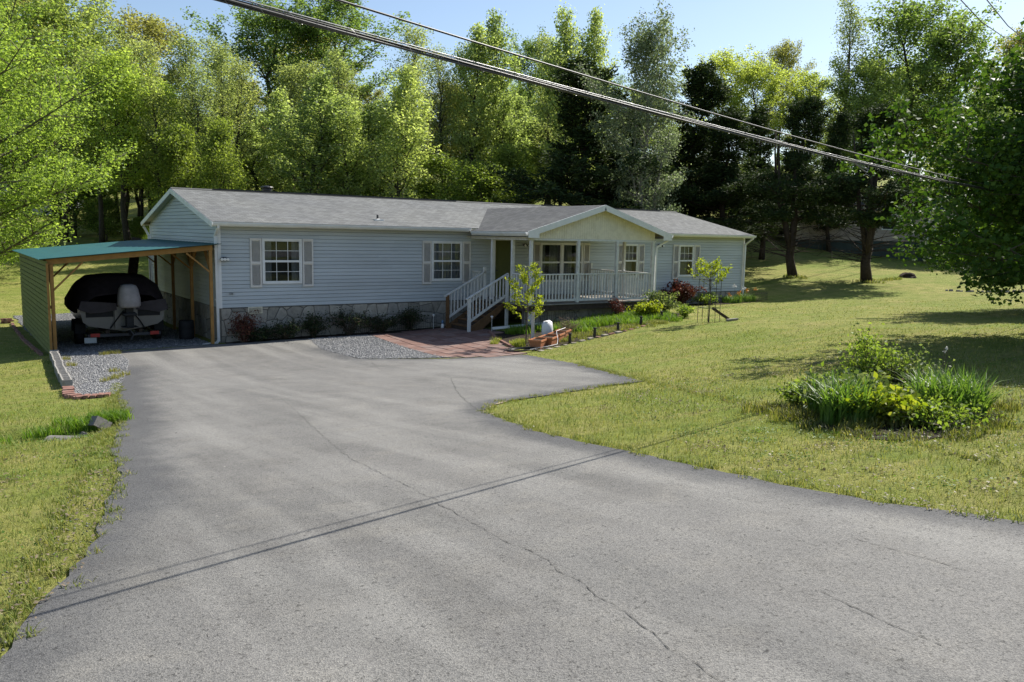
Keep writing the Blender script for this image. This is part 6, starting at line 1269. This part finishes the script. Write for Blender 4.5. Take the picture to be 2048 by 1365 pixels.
# pale bits, dead leaves and stones on the asphalt
def litter(label, n, mat, smin, smax, seed, poly, flat=True):
    rng = np.random.default_rng(seed); P = np.array(poly); q = rng.uniform(P.min(0), P.max(0), (n*4, 2)); q = q[in_poly(q[:, 0], q[:, 1], poly)][:n]; C_ = np.c_[q, H(q[:, 0], q[:, 1])+.031]
    V, F_ = leaves(C_, (smin+smax)/2, rng, .55, 4.0, .1); o = link('litter', np_mesh('litter', V, F_), mat); return tag(o, label, 'debris', None, 'stuff')
NEAR = [p for p in DRIVE if p[1] < -10]+[(3.0,-12.0)]
litter('pale petals and chips scattered on the driveway', 34, plain('petal_chip', (.42,.40,.36), .8), .015, .03, 901, NEAR); litter('dark leaf crumbs scattered on the driveway', 70, plain('leaf_crumb', (.05,.04,.03), .9), .015, .03, 902, NEAR)
EDGE = [(-6.95,-21.2),(-6.3,-20.0),(-5.9,-18.5),(-5.6,-17.2),(-5.35,-16.2),(-5.7,-16.2),(-6.1,-17.5),(-6.4,-18.8),(-6.9,-20.2),(-7.3,-21.4)]
litter('brown leaf litter and chips along the ragged lawn edge', 420, plain('brown_litter', (.16,.125,.085), .9, .3, 30), .015, .05, 903, EDGE)
o = scatter_stones('asphalt_crumbs', EDGE, 260, .006, .015, .012, plain('asphalt_crumb', (.13,.128,.12), .9), 904); tag(o, 'loose grey crumbs of asphalt along the lawn edge', 'debris', None, 'stuff')
EDGE2 = [(-1.3,-20.3),(-1.45,-22.4),(-1.1,-23.0),(-1.2,-22.0),(-1.2,-20.6)]
litter('pale leaf litter along the lawn side driveway edge', 130, plain('pale_litter', (.25,.215,.17), .9, .3, 30), .015, .04, 905, EDGE2)
def clover(label, polys, n_c, per, size, mat, seed):
    rng = np.random.default_rng(seed); C_ = []
    for poly in polys:
        P = np.array(poly); q = rng.uniform(P.min(0), P.max(0), (n_c*4, 2)); q = q[in_poly(q[:, 0], q[:, 1], poly)][:n_c]; C_.append(q)
    C_ = np.concatenate(C_); C_ = C_[~in_poly(C_[:, 0], C_[:, 1], DRIVE)]; r_ = rng.uniform(.08, .34, len(C_)); P = np.repeat(C_, per, 0)+rng.normal(0, 1, (len(C_)*per, 2))*np.repeat(r_, per)[:, None]; P = P[~in_poly(P[:, 0], P[:, 1], DRIVE)]
    V, F_ = leaves(np.c_[P, H(P[:, 0], P[:, 1])+rng.uniform(.012, .04, len(P))], size, rng, .9, 2.5, .1); o = link('clover', np_mesh('clover', V, F_), mat); return tag(o, label, 'weeds', None, 'stuff')
NL = [(-13,-20),(-7.4,-21.6),(-5.6,-16.5),(-5.2,-13.4),(-9,-12.5)]; NR = [(-.9,-22.4),(-.9,-17),(2,-15.5),(7,-14),(9,-19),(4,-22)]
clover('low green clover and weed patches in the near lawn', [NL, NR], 70, 110, .022, leaf_mat('leaf_clover', ((.06,.12,.02), (.10,.175,.03), (.16,.23,.05)), .35), 910)
clover('dry tan thatch and dead blades in the near lawn', [NL, NR], 60, 60, .028, leaf_mat('leaf_thatch', ((.15,.125,.065), (.21,.18,.095), (.27,.23,.13)), .25, (1.1, 1.0, .9)), 911)
